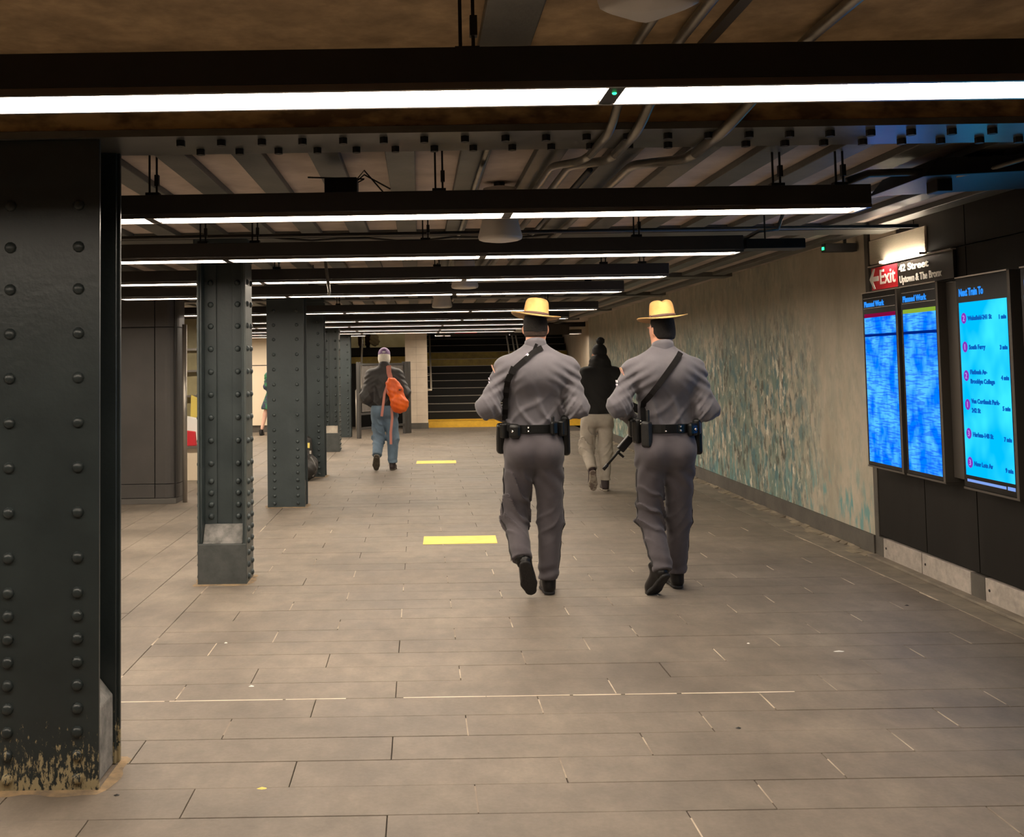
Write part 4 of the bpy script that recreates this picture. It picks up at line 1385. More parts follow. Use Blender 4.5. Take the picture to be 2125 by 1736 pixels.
            quad = np.stack([g(-1, -1), g(0, -1), g(0, 0), g(-1, 0)], 1)
            quad[~flip] = quad[~flip][:, ::-1]
            faces.append(quad)
        F = np.concatenate(faces)
        F = F[(F >= 0).all(1)]
        return v, F

    def build(s, name, m, parent, smooth_it=1):
        v, F = s.nets()
        # a little laplacian smoothing
        for _ in range(smooth_it):
            acc = np.zeros_like(v)
            cnt = np.zeros(len(v))
            for a, b in ((0, 1), (1, 2), (2, 3), (3, 0)):
                np.add.at(acc, F[:, a], v[F[:, b]])
                np.add.at(cnt, F[:, a], 1)
                np.add.at(acc, F[:, b], v[F[:, a]])
                np.add.at(cnt, F[:, b], 1)
            v = v * 0.5 + 0.5 * acc / np.maximum(cnt, 1)[:, None]
        off = wloc(parent)
        v = v - np.array(off)
        me = bpy.data.meshes.new(name)
        me.vertices.add(len(v))
        me.vertices.foreach_set('co', v.astype(np.float32).ravel())
        me.loops.add(F.size)
        me.polygons.add(len(F))
        me.loops.foreach_set('vertex_index', F.astype(np.int32).ravel())
        me.polygons.foreach_set('loop_start', np.arange(0, F.size, 4, dtype=np.int32))
        me.polygons.foreach_set('loop_total', np.full(len(F), 4, np.int32))
        me.polygons.foreach_set('use_smooth', np.ones(len(F), bool))
        me.materials.append(M[m])
        me.update(calc_edges=True)
        me.validate()
        o = link(name, me, parent)
        return o


def A3(p):
    return np.array(p, float)


def lerp(a, b, t):
    return A3(a) * (1 - t) + A3(b) * t


def unit(v):
    v = A3(v)
    return v / np.linalg.norm(v)


# ------------------------------------------------------------------ shoes (one mesh of each kind, shared)
def shoe_fields(h=0.007):
    f = Field((-.08, -.06, -.03), (.08, .34, .16), h)
    f.cap((0, .045, .045), (0, .20, .04), .036, .044, .03).cap((0, .20, .035), (.004, .255, .028), .046, .036, .03)
    f.cap((0, .045, .05), (-.002, .06, .125), .036, .043, .03).cap((0, .06, .10), (0, .15, .05), .036, .036, .04)
    f.cut((0, 0, .016), (0, 0, -1)).cut((0, 0, .135), (0, 0, 1))
    s = Field((-.08, -.06, -.03), (.08, .34, .06), h)
    s.cap((0, .045, .012), (0, .09, .012), .038, .036, .02).cap((0, .09, .012), (0, .20, .012), .036, .05, .02).cap((0, .20, .012), (.004, .262, .012), .05, .038, .02)
    s.cut((0, 0, 0), (0, 0, -1)).cut((0, 0, .024), (0, 0, 1))
    return f, s


def static_mesh(field, name, m):
    tmp = bpy.data.objects.new('tmp', None)
    COL.objects.link(tmp)
    o = field.build(name, m, tmp)
    me = o.data
    bpy.data.objects.remove(o)
    bpy.data.objects.remove(tmp)
    return me


_f, _s = shoe_fields()
SHOE = {}
for key, mu, ms in (('black', 'leather_dull', 'sole'), ('sneaker', 'sneaker', 'sneaker_sole'), ('runner', 'sneaker', 'runner_sole')):
    SHOE[key] = (static_mesh(_f, 'shoe', mu), static_mesh(_s, 'sole', ms))


def shoe(parent, heel, toe, key, up=(0, 0, 1), scale=1.0):
    """heel point and toe point of the sole"""
    y = unit(A3(toe) - A3(heel))
    u = A3(up)
    z = unit(u - y * (u @ y))
    x = np.cross(y, z)
    R = Matrix(((x[0], y[0], z[0]), (x[1], y[1], z[1]), (x[2], y[2], z[2])))
    o = link('shoe', SHOE[key][0], parent)
    o.matrix_local = Matrix.Translation(Vector(heel) - wloc(parent)) @ R.to_4x4() @ Matrix.Scale(scale, 4)
    s = link('sole', SHOE[key][1], o)
    return o


def sock(t, J, s, hl, tl, up, m='leather', r=.050):
    a_ = lerp(J['an' + s], J['kn' + s], .22)
    hz = unit(A3(tl) - A3(hl))
    uz = unit(A3(up) - hz * (A3(up) @ hz))
    b_ = A3(hl) + hz * .055 + uz * .06
    c_ = A3(hl) + hz * .06 + uz * .02
    MB().tube([a_, lerp(a_, J['an' + s], .6), J['an' + s] * .7 + b_ * .3, b_, c_], r, 12, r * .8).build('sock', m, t, smooth=True)


def J_local(d):
    return {k: A3(v) for k, v in d.items()}


def bounds(pts, pad):
    P = np.array(pts)
    return P.min(0) - pad, P.max(0) + pad


def hand(f, wrist, tip_dir, curl_dir, side, s=1.0):
    """palm, four curled fingers of different length and a thumb, added to a field"""
    w, t, c = A3(wrist), unit(tip_dir), unit(curl_dir)
    b = unit(np.cross(t, c)) * side
    palm = w + t * 0.075 * s
    f.cap(w, palm, .026 * s, .030 * s, .015, (1, 1, 1))
    for i, L in enumerate((.072, .080, .075, .060)):
        o = palm + b * (i - 1.5) * 0.0205 * s
        k1 = o + t * L * .45 * s + c * .008
        k2 = k1 + t * L * .15 * s + c * L * .38 * s
        k3 = k2 - t * L * .25 * s + c * L * .15 * s
        f.cap(o, k1, .0105 * s, .010 * s, .008).cap(k1, k2, .010 * s, .0095 * s, .006).cap(k2, k3, .0095 * s, .0085 * s, .006)
    th0 = w + t * .03 * s - b * .026 * s
    th1 = th0 + t * .03 * s - b * .02 * s + c * .02
    f.cap(th0, th1, .013 * s, .0115 * s, .012).cap(th1, th1 + t * .025 * s + c * .02 * s, .0115 * s, .0095 * s, .008)


def build_body(t, J, skin, h=0.0095, head_r=(.076, .096, .115), yaw=0.0):
    cy_, sy_ = math.cos(yaw), math.sin(yaw)

    def ro(v):
        return A3((v[0] * cy_ - v[1] * sy_, v[0] * sy_ + v[1] * cy_, v[2]))
    lo, hi = bounds([J[k] for k in J if k not in ('toeL', 'toeR', 'heelL', 'heelR')], .16)
    f = Field(lo, hi, h)
    H = J['head']
    f.ell(H + A3((0, -.005, .02)), head_r, .02)
    f.cap(H + ro((0, .03, -.03)), H + ro((0, .045, -.085)), .060, .042, .04)          # jaw
    f.ell(H + ro((0, .098, -.02)), (.014, .022, .026), .015)                            # nose
    f.ell(H + ro((0, .085, -.062)), (.024, .012, .010), .01)                            # lips
    for s in (-1, 1):
        f.ell(H + ro((s * .03, .092, .012)), (.014, .010, .010), .006)                  # eyes
        f.ell(H + ro((s * .082, .002, -.014)), (.011, .020, .032), .008)               # ears
    f.cap(H + A3((0, -.012, -.06)), J['neck'], .054, .058, .04)
    f.cap(J['neck'], lerp(J['neck'], J['chest'], .5), .06, .10, .05)
    f.ell(J['chest'], (.155, .10, .19), .06).ell(J['waist'], (.14, .095, .15), .06).ell(J['pelvis'], (.155, .105, .12), .06)
    for s in 'LR':
        f.cap(J['chest'] + A3((0, 0, .10)), J['sh' + s], .06, .055, .05)
        f.cap(J['sh' + s], J['el' + s], .050, .040, .04).cap(J['el' + s], J['wr' + s], .040, .028, .03)
        sd = -1 if s == 'L' else 1
        fw = unit(J['wr' + s] - J['el' + s])
        hand(f, J['wr' + s], fw, (-sd * .6, .2, -.75), sd)
        f.cap(J['hip' + s], J['kn' + s], .078, .052, .04).cap(J['kn' + s], lerp(J['kn' + s], J['an' + s], .84), .050, .036, .03)
    return f.build('body', skin, t)


def hair_cap(t, H, head_r, grow, m, tilt=(0, 0.55, -1.0), depth=-.055, lo_cut=-.115, h=0.006, name='hair', zmin=None, zmax=None):
    f = Field(H - A3((.13, .14, .17)), H + A3((.13, .14, .17)), h)
    c = H + A3((0, -.005, .02))
    f.ell(c, A3(head_r) + grow, .01)
    f.ell(c + A3((0, -.02, -.06)), (.066 + grow, .066 + grow, .07), .04)
    f.cut(H + A3((0, 0.02, depth)) if False else H + A3((0, 0, depth)), tilt)
    f.cut(H + A3((0, 0, lo_cut)), (0, 0, -1))
    if zmin is not None:
        f.cut(H + A3((0, 0, zmin)), (0, 0, -1))
    if zmax is not None:
        f.cut(H + A3((0, 0, zmax)), (0, 0, 1))
    return f.build(name, m, t)


def arm_dirs(J, s):
    return unit(J['el' + s] - J['sh' + s]), unit(J['wr' + s] - J['el' + s])


def build_shirt(t, J, m, zhem, torso=((.185, .118, .22), (.168, .112, .18)), blades=0.0, hollow=1.02, sl=(.064, .056, .044), h=0.0075, folds=0.006, name='shirt', shoulder=.066,
                blouse=0.0, neck_r=.064, seed=0.0, hemflare=0.0):
    pts = [J[k] for k in ('shL', 'shR', 'elL', 'elR', 'wrL', 'wrR', 'chest', 'waist', 'neck', 'pelvis')]
    lo, hi = bounds(pts, .20)
    lo[2] = max(lo[2], zhem - .03)
    f = Field(lo, hi, h)
    f.ell(J['chest'], torso[0], .05).ell(J['waist'], torso[1], .07)
    f.cap(lerp(J['chest'], J['waist'], .2), lerp(J['chest'], J['waist'], 1.25), torso[0][0] * .93, torso[1][0] * (1.0 + blouse), .05, (1, torso[0][1] / torso[0][0] * hollow, 1))
    if blades:
        for sg in (-1, 1):
            f.ell(J['chest'] + A3((sg * .085, -.080, .050)), (.100, .070, .110), .07)
    f.cap(J['neck'] + A3((0, -.005, .0)), lerp(J['neck'], J['chest'], .5), neck_r, .11, .05)
    for s in 'LR':
        sg = -1 if s == 'L' else 1
        f.cap(J['neck'] + A3((sg * .05, -.01, -.04)), J['sh' + s], .055, shoulder, .05)
        f.cap(J['chest'] + A3((sg * .07, -.03, .05)), J['sh' + s] + A3((0, -.01, -.03)), .10, shoulder, .06, (1, .9, 1))
        a = Field(lo, hi, h)
        a.cap(J['sh' + s], J['el' + s], shoulder, sl[0], .03).ell(J['el' + s], (sl[0] * 1.0,) * 3, .03).cap(J['el' + s], J['wr' + s], sl[1], sl[2], .035)
        u, v = arm_dirs(J, s)
        e = J['el' + s]

        def arm_fold(X, Y, Z, e=e, u=u, sg=sg):
            d = (X - e[0]) * u[0] + (Y - e[1]) * u[1] + (Z - e[2]) * u[2]
            r2 = (X - e[0]) ** 2 + (Y - e[1]) ** 2 + (Z - e[2]) ** 2
            w = np.exp(-r2 / .018)
            ph = d * 90 + (X - e[0]) * 95 * sg + seed
            inner = np.clip(.5 - (X - e[0]) * sg * 9, .12, 1)
            return -folds * 1.0 * w * inner * (np.maximum(0, np.sin(ph)) ** 2 * 1.3 + .4 * np.sin(ph * 1.7 + 1.3 + (Y - e[1]) * 40))
        a.warp(arm_fold)
        a.cut(lerp(J['el' + s], J['wr' + s], .97), v, .10)
        d = a.f
        k = .035
        hh = np.maximum(k - np.abs(f.f - d), 0) / k
        f.f = np.minimum(f.f, d) - hh * hh * k * .25
    zc, zw = J['chest'][2], J['waist'][2]
    cx = J['waist'][0]

    def torso_fold(X, Y, Z):
        w = 1 / (1 + np.exp((Z - (zw + .14)) * 22))
        x = X - cx
        ph = x * 46 + Z * 30 + 1.2 * np.sin(Z * 17 + seed) + seed
        ph2 = x * -34 + Z * 40 + 0.9 * np.sin(x * 21 + seed)
        rid = np.maximum(0, np.sin(ph)) ** 3
        rid2 = np.maximum(0, np.sin(ph2 + 2)) ** 3
        band = np.exp(-((Z - (zc + .02)) / .11) ** 2) * np.clip(np.abs(x) * 6 - .35, 0, 1)
        return -folds * (1.5 * w * rid + 1.0 * w * rid2 + .8 * band * np.sin(Z * 95 + np.abs(x) * 60 + seed))
    f.warp(torso_fold)
    f.cut((0, 0, zhem), (0, 0, -1))
    f.cut(J['neck'] + A3((0, 0, .035)), (0, .25, 1), .16)
    o = f.build(name, m, t)
    return o, f


def build_trousers(t, J, m, hem, ztop, r=(.102, .079, .063), pel=(.190, .135, .14), h=0.0075, folds=0.007, seed=0.0, butt=.075, name='trousers'):
    pts = [J[k] for k in ('pelvis', 'hipL', 'hipR', 'knL', 'knR', 'anL', 'anR')]
    lo, hi = bounds(pts, .19)
    hi[2] = min(hi[2], ztop + .03)
    f = Field(lo, hi, h)
    P = J['pelvis']
    f.ell(P, pel, .05)
    f.cap(P + A3((0, 0, .02)), A3((P[0], P[1], ztop + .05)), pel[0] * .96, pel[0] * .90, .05, (1, pel[1] / pel[0], 1))
    for s in (-1, 1):
        f.ell(P + A3((s * .082, -.065, -.035)), (.092, butt, .095), .05)
    for i, s in enumerate('LR'):
        a = Field(lo, hi, h)
        hp, kn, an = J['hip' + s], J['kn' + s], J['an' + s]
        a.cap(hp, kn, r[0], r[1], .03).cap(kn, an + (an - kn) * .06, r[1], r[2], .05)
        u = unit(an - kn)
        sg = -1 if s == 'L' else 1
        bent = 1.0 - float(unit(kn - hp) @ u)

        def leg_fold(X, Y, Z, kn=kn, an=an, u=u, sg=sg, bent=bent):
            d = (X - kn[0]) * u[0] + (Y - kn[1]) * u[1] + (Z - kn[2]) * u[2]
            x, y = X - kn[0], Y - kn[1]
            w = np.exp(-(d / .13) ** 2) * (.45 + min(1.6, 9 * bent))
            ph = d * 66 + x * 62 * sg + 1.6 * np.sin(x * 31 + y * 25 + seed) + seed
            w2 = np.exp(-((d - .36) / .08) ** 2)
            w3 = np.exp(-((d + .30) / .10) ** 2)
            return -folds * (w * (np.maximum(0, np.sin(ph)) ** 3 - .25) * 1.6 + .7 * w2 * np.sin(d * 75 + x * 30 * sg) + .9 * w3 * np.sin(d * 46 - x * 52 * sg + seed))
        a.warp(leg_fold)
        he = hem[i]
        a.cut(he, u if bent > .02 else (0, 0, -1), .16)
        d = a.f
        k = .03
        hh = np.maximum(k - np.abs(f.f - d), 0) / k
        f.f = np.minimum(f.f, d) - hh * hh * k * .25
    f.cut((0, 0, ztop), (0, 0, 1))
    o = f.build(name, m, t)
    return o, f


def ribbon(pts, nrm, width, thick, name, m, parent):
    """flat strap through points; nrm gives the outward normal at each"""
    mb = MB()
    n = len(pts)
    vs = []
    for i, p in enumerate(pts):
        a, b = A3(pts[max(i - 1, 0)]), A3(pts[min(i + 1, n - 1)])
        tdir = unit(b - a)
        nn = unit(nrm[i])
        sd = unit(np.cross(tdir, nn)) * width / 2
        nn = nn * thick
        p = A3(p)
        vs += [p - sd, p + sd, p + sd + nn, p - sd + nn]
    fs = []
    for i in range(n - 1):
        for k in range(4):
            fs.append((i * 4 + k, i * 4 + (k + 1) % 4, (i + 1) * 4 + (k + 1) % 4, (i + 1) * 4 + k))
    fs += [(0, 1, 2, 3), ((n - 1) * 4 + 3, (n - 1) * 4 + 2, (n - 1) * 4 + 1, (n - 1) * 4)]
    return mb.add(vs, fs).build(name, m, parent)


def back_strap(field, path, width, m, parent, name='sling', thick=.006, lift=.003, n=16):
    """strap lying on the back: path is (x, z) points"""
    P = [np.array(p, float) for p in path]
    seg = [np.linalg.norm(P[i + 1] - P[i]) for i in range(len(P) - 1)]
    tot = sum(seg)
    pts = []
    for i in range(n + 1):
        d = tot * i / n
        for q in range(len(seg)):
            if d <= seg[q] + 1e-9 or q == len(seg) - 1:
                xz = P[q] + (P[q + 1] - P[q]) * min(1, d / seg[q])
                break
            d -= seg[q]
        y = field.back_y(xz[0], xz[1])
        pts.append([xz[0], y, xz[1]])
    ys = [p[1] for p in pts]
    last = next(v for v in ys if v is not None)
    for i in range(len(ys)):
        if ys[i] is None:
            ys[i] = last
        last = ys[i]
    ys2 = [min(ys[max(0, i - 1):i + 2]) for i in range(len(ys))]
    pts = [(p[0], yy - lift, p[2]) for p, yy in zip(pts, ys2)]
    return ribbon(pts, [(0, -1, .15)] * len(pts), width, thick, name, m, parent)


def belt_ring(field, c, z, hgt, m, parent, name='duty_belt', grow=.006, thick=.008, sy=1.0):
    n = 44
    mb = MB()
    rs = [field.radius(c[0], c[1], z, 2 * math.pi * i / n) for i in range(n)]
    rs = [(rs[i - 1] + rs[i] * 2 + rs[(i + 1) % n]) / 4 for i in range(n)]
    rs = [max(rs[i], rs[i - 1] * .985, rs[(i + 1) % n] * .985) + grow for i in range(n)]
    vs = []
    for i in range(n):
        a = 2 * math.pi * i / n
        ca, sa = math.cos(a), math.sin(a)
        for (r, zz) in ((rs[i] - .01, z - hgt / 2), (rs[i] + thick, z - hgt / 2), (rs[i] + thick, z + hgt / 2), (rs[i] - .01, z + hgt / 2)):
            vs.append((c[0] + r * ca, c[1] + r * sa, zz))
    fs = [(i * 4 + k, i * 4 + (k + 1) % 4, ((i + 1) % n) * 4 + (k + 1) % 4, ((i + 1) % n) * 4 + k) for i in range(n) for k in range(4)]
    o = mb.add(vs, fs).build(name, m, parent, bevel=.002)

    def at(ang, extra=0.0):
        i = ang / (2 * math.pi) * n
        a, b = int(i) % n, (int(i) + 1) % n
        r = rs[a] + (rs[b] - rs[a]) * (i - int(i)) + thick + extra
        return A3((c[0] + r * math.cos(ang), c[1] + r * math.sin(ang), z)), A3((math.cos(ang), math.sin(ang), 0))
    return o, at


def rounded(mb_pts, name, m, parent, c, nrm, w, hgt, dep, rnd, tilt=0.0):
    """rounded block on the belt: c on the belt surface, nrm outward"""
    nn = unit(nrm)
    up = A3((0, 0, 1))
    sd = unit(np.cross(up, nn))
    if tilt:
        up2 = up * math.cos(tilt) + sd * math.sin(tilt)
        sd = sd * math.cos(tilt) - up * math.sin(tilt)
        up = up2
    mb = MB()
    mb.obox(A3(c) + nn * dep * .5, sd, nn, up, w / 2, dep / 2, hgt / 2)
    return mb.build(name, m, parent, bevel=rnd)


def hat_campaign(t, c, roll, pitch, crease):
    """flat brimmed felt hat; c is the centre of the brim plane"""
    R = Matrix.Rotation(roll, 3, 'Y') @ Matrix.Rotation(pitch, 3, 'X')
    C_ = Vector(c)

    def X(p):
        return C_ + R @ Vector(p)
    n = 48
    prof = [(1.0, 0.0), (1.0, .014), (.985, .03), (.965, .055), (.94, .078), (.90, .095), (.80, .109), (.62, .116), (.38, .119), (.15, .120), (0.001, .120)]
    vs, fs = [], []
    for (rr, z) in prof:
        for k in range(n):
            a = 2 * math.pi * k / n
            x, y = .083 * rr * math.cos(a), .100 * rr * math.sin(a)
            tt = min(1, max(0, (z - .03) / .08))
            dent = 0
            for q in (.75, 2.4, -.75, -2.4):
                da = math.atan2(math.sin(a - q), math.cos(a - q))
                dent += math.exp(-(da / .38) ** 2)
            pin = 1 - .14 * tt * dent * (1 if rr > .3 else rr / .3)
            zz = z
            if z > .09:
                zz -= crease * math.exp(-(x / .016) ** 2) * min(1, (z - .09) / .02)
            vs.append(X((x * pin, y * pin, zz)))
    for i in range(len(prof) - 1):
        for k in range(n):
            fs.append((i * n + k, i * n + (k + 1) % n, (i + 1) * n + (k + 1) % n, (i + 1) * n + k))
    hat = MB().add(vs, fs).build('hat', 'hat', t, smooth=True)
    md = hat.modifiers.new('sub', 'SUBSURF')
    md.levels = md.render_levels = 1

    def brim(zoff, m_, name, rout):
        vs, fs = [], []
        rad = (.90, 1.1, 1.35, 1.6, 1.8, rout)
        for q, rr in enumerate(rad):
            for k in range(n):
                a = 2 * math.pi * k / n
                x, y = .083 * rr * math.cos(a), .093 * rr * math.sin(a)
                z = .012 * ((rr - .9) / 1.1) ** 2 * math.cos(2 * a) + zoff
                vs.append(X((x, y, z)))
        for i in range(len(rad) - 1):
            for k in range(n):
                fs.append((i * n + k, i * n + (k + 1) % n, (i + 1) * n + (k + 1) % n, (i + 1) * n + k))
        o = MB().add(vs, fs).build(name, m_, hat, smooth=True)
        sd = o.modifiers.new('thick', 'SOLIDIFY')
        sd.thickness = .0035
        return o
    brim(0.0, 'hat', 'brim', 1.98)
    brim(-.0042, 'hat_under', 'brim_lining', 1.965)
    vs, fs = [], []
    for z, rr in ((.002, 1.015), (.002, 1.035), (.019, 1.03), (.019, 1.01)):
        for k in range(n):
            a = 2 * math.pi * k / n
            vs.append(X((.083 * rr * math.cos(a), .100 * rr * math.sin(a), z)))
    for i in range(4):
        for k in range(n):
            fs.append((i * n + k, i * n + (k + 1) % n, ((i + 1) % 4) * n + (k + 1) % n, ((i + 1) % 4) * n + k))
    MB().add(vs, fs).build('hat_band', 'hat_band', hat, smooth=True)
    MB().ellip(X((-.085, -.03, .012)), (.008, .014, .010), 8, 6).build('hat_knot', 'hat_band', hat)
    return hat


def collar(t, N, r, hgt, m, tilt=.25, ry=1.0):
    n = 32
    vs, fs = [], []
    for (rr, z) in ((r, -.03), (r * 1.02, hgt * .6), (r * 1.0, hgt), (r * 1.08, hgt * .97), (r * 1.16, hgt * .35), (r * 1.22, -.035)):
        for k in range(n):
            a = 2 * math.pi * k / n
            vs.append((N[0] + rr * math.cos(a), N[1] + rr * ry * math.sin(a) - z * .15, N[2] + z - .02 * math.sin(a) * 1.2))
    for i in range(5):
        for k in range(n):
            fs.append((i * n + k, i * n + (k + 1) % n, (i + 1) * n + (k + 1) % n, (i + 1) * n + k))
    return MB().add(vs, fs).build('collar', m, t, smooth=True)


def sleeve_patch(t, field, x_edge, z, m, name, w, hgt, lean, yoff=-.035):
    """flat cloth patch on the outer side of the left sleeve"""
    k = int(round((z - field.lo[2]) / field.h))
    jy = int(round((x_edge[1] + yoff - field.lo[1]) / field.h))
    col = field.f[:, jy, k]
    w_ = np.where(col < 0)[0]
    x = field.ax[0][w_[0]] - .004
    return MB().obox((x, x_edge[1] + yoff, z), (0, 1, 0), (lean, 0, 1), (1, 0, -lean), w / 2, hgt / 2, .0025).build(name, m, t, bevel=.001)


def trooper(root, label, J, hat_c, hat_roll, crease, sling, seed, hems, feet, left):
    t = thing('person', root, label, 'person')
    hr = (.074, .094, .112)
    yaw = -.42 if left else .55
    build_body(t, J, 'skin', head_r=hr, yaw=yaw)
    fx, fy = -math.sin(yaw), math.cos(yaw)
    hair_cap(t, J['head'], hr, .005, 'hair_dark', tilt=(fx * 1.3, fy * 1.3, -1.0), depth=-.02, lo_cut=-.030 if left else -.068, name='hair')
    if left:
        hair_cap(t, J['head'], hr, .003, 'hair_fade', tilt=(fx * 1.3, fy * 1.3, -1.0), depth=-.03, lo_cut=-.062, name='cropped_hair')
        pts = [(J['head'][0] + .079 * math.cos(a), J['head'][1] - .004 + .099 * math.sin(a), J['head'][2] - .028 + .03 * abs(math.cos(a)) ** 1.5) for a in np.linspace(math.pi * 1.03, math.pi * 1.97, 14)]
        ribbon(pts, [(p[0] - J['head'][0], p[1] - J['head'][1], 0) for p in pts], .007, .004, 'hat_strap', 'sling', t)
    zb = J['waist'][2] - .035
    sh, fs = build_shirt(t, J, 'shirt', zb - .03, torso=((.183, .112, .21), (.170, .098, .17)), blades=1.0, hollow=.90, folds=.0085, seed=seed, blouse=.03)
    tr_, ft = build_trousers(t, J, 'trouser', hems, zb + .01, folds=.0085, seed=seed, butt=.098)
    collar(t, J['neck'] + A3((0, -.002, .004)), .064, .040, 'shirt')
    # black stripe down the outer seam of each leg
    for s, sg in (('L', -1), ('R', 1)):
        pts = []
        for q in np.linspace(0.06, .97, 18):
            hp, kn, an = J['hip' + s], J['kn' + s], J['an' + s]
            p = lerp(hp, kn, q * 2) if q < .5 else lerp(kn, an, q * 2 - 1)
            j_ = min(max(int(round((p[1] - .005 - ft.lo[1]) / ft.h)), 0), ft.n[1] - 1)
            k_i = min(max(int(round((p[2] - ft.lo[2]) / ft.h)), 0), ft.n[2] - 1)
            w_ = np.where(ft.f[:, j_, k_i] < 0)[0]
            if len(w_) == 0:
                continue
            x = ft.ax[0][w_[0]] - .002 if sg < 0 else ft.ax[0][w_[-1]] + .002
            pts.append((x, p[1] - .005, p[2]))
        ribbon(pts, [(sg, 0, 0)] * len(pts), .028, .003, 'trouser_stripe', 'stripe', t)
    bc = (J['waist'][0], J['waist'][1])
    bo, at = belt_ring(ft, bc, zb - .012, .055, 'leather', t)
    for (hl, tl, up), s in zip(feet, 'LR'):
        shoe(t, hl, tl, 'black', up)
        sock(t, J, s, hl, tl, up)
    sl_ = back_strap(fs, sling, .036, 'sling', t)
    if left:
        for (x_, z_, w_, h_, m_, n_) in ((.694, 1.552, .016, .026, 'patch_white', 'sling_tag'), (.755, 1.605, .020, .045, 'sling', 'sling_loop'), (.60, 1.455, .044, .05, 'sling', 'sling_pad'), (.575, 1.40, .042, .06, 'sling', 'sling_pad')):
            y_ = fs.back_y(x_, z_ - .02) - .012
            MB().obox((x_, y_, z_), (.75, 0, -.55) if m_ == 'patch_white' else (.9, 0, -.4), (0, 1, 0), (.55, 0, .75) if m_ == 'patch_white' else (.4, 0, .9), w_ / 2, .004, h_ / 2).build(n_, m_, sl_, bevel=.002)
    B = -math.pi / 2

    def snap(ang, dz, r=.0075, extra=0.0):
        p, nn = at(ang % (2 * math.pi), extra)
        MB().ellip((p[0], p[1], p[2] + dz), (r, r, r * .9), 10, 6).build('snap', 'snap', bo)

    def pouch(ang, dz, w, hg, dep, rnd, m_='leather', name='pouch', tilt=0.0, snp=False):
        p, nn = at(ang % (2 * math.pi), -.004)
        c = p + A3((0, 0, dz))
        o = rounded(None, name, m_, bo, c, nn, w, hg, dep, rnd, tilt)
        if snp:
            q = c + nn * (dep + .001)
            MB().ellip(q, (.010, .010, .010), 10, 6).build('snap', 'snap', bo)
        return o
    hd = J['pelvis'][1]
    if left:
        pouch(B - .74, -.012, .088, .095, .042, .03, snp=True, name='cuff_pouch')
        pouch(B - 1.12, -.01, .05, .10, .05, .012)
        pouch(B - 1.45, -.065, .075, .20, .055, .02, name='holster', tilt=.10)
        pouch(B - .97, .012, .03, .055, .03, .01)
        for dz in (.012, -.012):
            snap(B - .30, dz, .0075, .009)
        pouch(B - .30, 0, .026, .06, .008, .003, name='belt_keeper')
        pouch(B + .62, .005, .05, .085, .035, .012)
        pouch(B + .98, -.0, .06, .10, .045, .012)
        pouch(B + 1.32, -.05, .06, .26, .055, .02, name='holster', tilt=-.05)
        pouch(B + .62, .05, .018, .06, .02, .006, m_='radio', name='key_holder')
    else:
        for ang, dz in ((B - .27, -.014), (B + .28, .014), (B + .28, -.012)):
            snap(ang, dz, .0075, .009)
        pouch(B + .28, 0, .026, .06, .008, .003, name='belt_keeper')
        pouch(B + .78, -.008, .085, .09, .042, .03, snp=True, name='cuff_pouch')
        pouch(B + 1.12, .005, .05, .10, .05, .014)
        pouch(B + 1.42, -.06, .055, .24, .06, .02, name='holster', tilt=-.03)
        pouch(B + 1.55, .045, .035, .07, .05, .014, name='pistol_grip', m_='gun')
        pouch(B - .84, -.035, .066, .165, .05, .014, m_='radio', name='radio')
        pouch(B - .84, .08, .02, .085, .02, .006, m_='radio', name='antenna')
        pouch(B - 1.18, -.02, .06, .15, .05, .014)
        pouch(B - 1.48, -.0, .06, .12, .05, .014)
        for dz in (.05, .03):
            snap(B - 1.0, dz, .005, .03)
    sleeve_patch(t, fs, J['shL'], J['shL'][2] - .015, 'patch_gold', 'sleeve_patch', .06, .07, -.35)
    sleeve_patch(t, fs, J['shL'], J['shL'][2] - .072, 'patch_white', 'service_stripe', .05, .016, -.2)
    sleeve_patch(t, fs, J['shL'], J['shL'][2] - .094, 'patch_white', 'service_stripe', .05, .012, -.2)
    hat_campaign(t, hat_c, hat_roll, -.05, crease)
    return t, fs


J1 = J_local(dict(head=(.772, 6.695, 1.735), neck=(.765, 6.665, 1.60), chest=(.762, 6.655, 1.385), waist=(.745, 6.678, 1.125), pelvis=(.737, 6.645, .955),
                  shL=(.570, 6.65, 1.475), shR=(.968, 6.65, 1.470), elL=(.440, 6.585, 1.225), elR=(1.024, 6.585, 1.212), wrL=(.62, 6.865, 1.12), wrR=(.89, 6.88, 1.16),
                  hipL=(.645, 6.65, .865), hipR=(.831, 6.65, .865), knL=(.614, 6.71, .495), knR=(.842, 6.69, .48), anL=(.632, 6.475, .245), anR=(.818, 6.675, .10)))
trooper((.74, 6.65, 0), 'officer in grey uniform and tan hat, narrow sling bunched at the collar, without rifle', J1, (.776, 6.688, 1.812), .135, .002,
        ((.80, 1.60), (.745, 1.575), (.695, 1.535), (.60, 1.455), (.566, 1.38), (.556, 1.26), (.553, 1.13)), 0.4,
        (A3((.633, 6.50, .250)), A3((.818, 6.675, .098))),
        (((.640, 6.415, .262), (.695, 6.575, .012), (0, 1, .5)), ((.820, 6.625, 0), (.832, 6.92, 0), (0, 0, 1))), True)
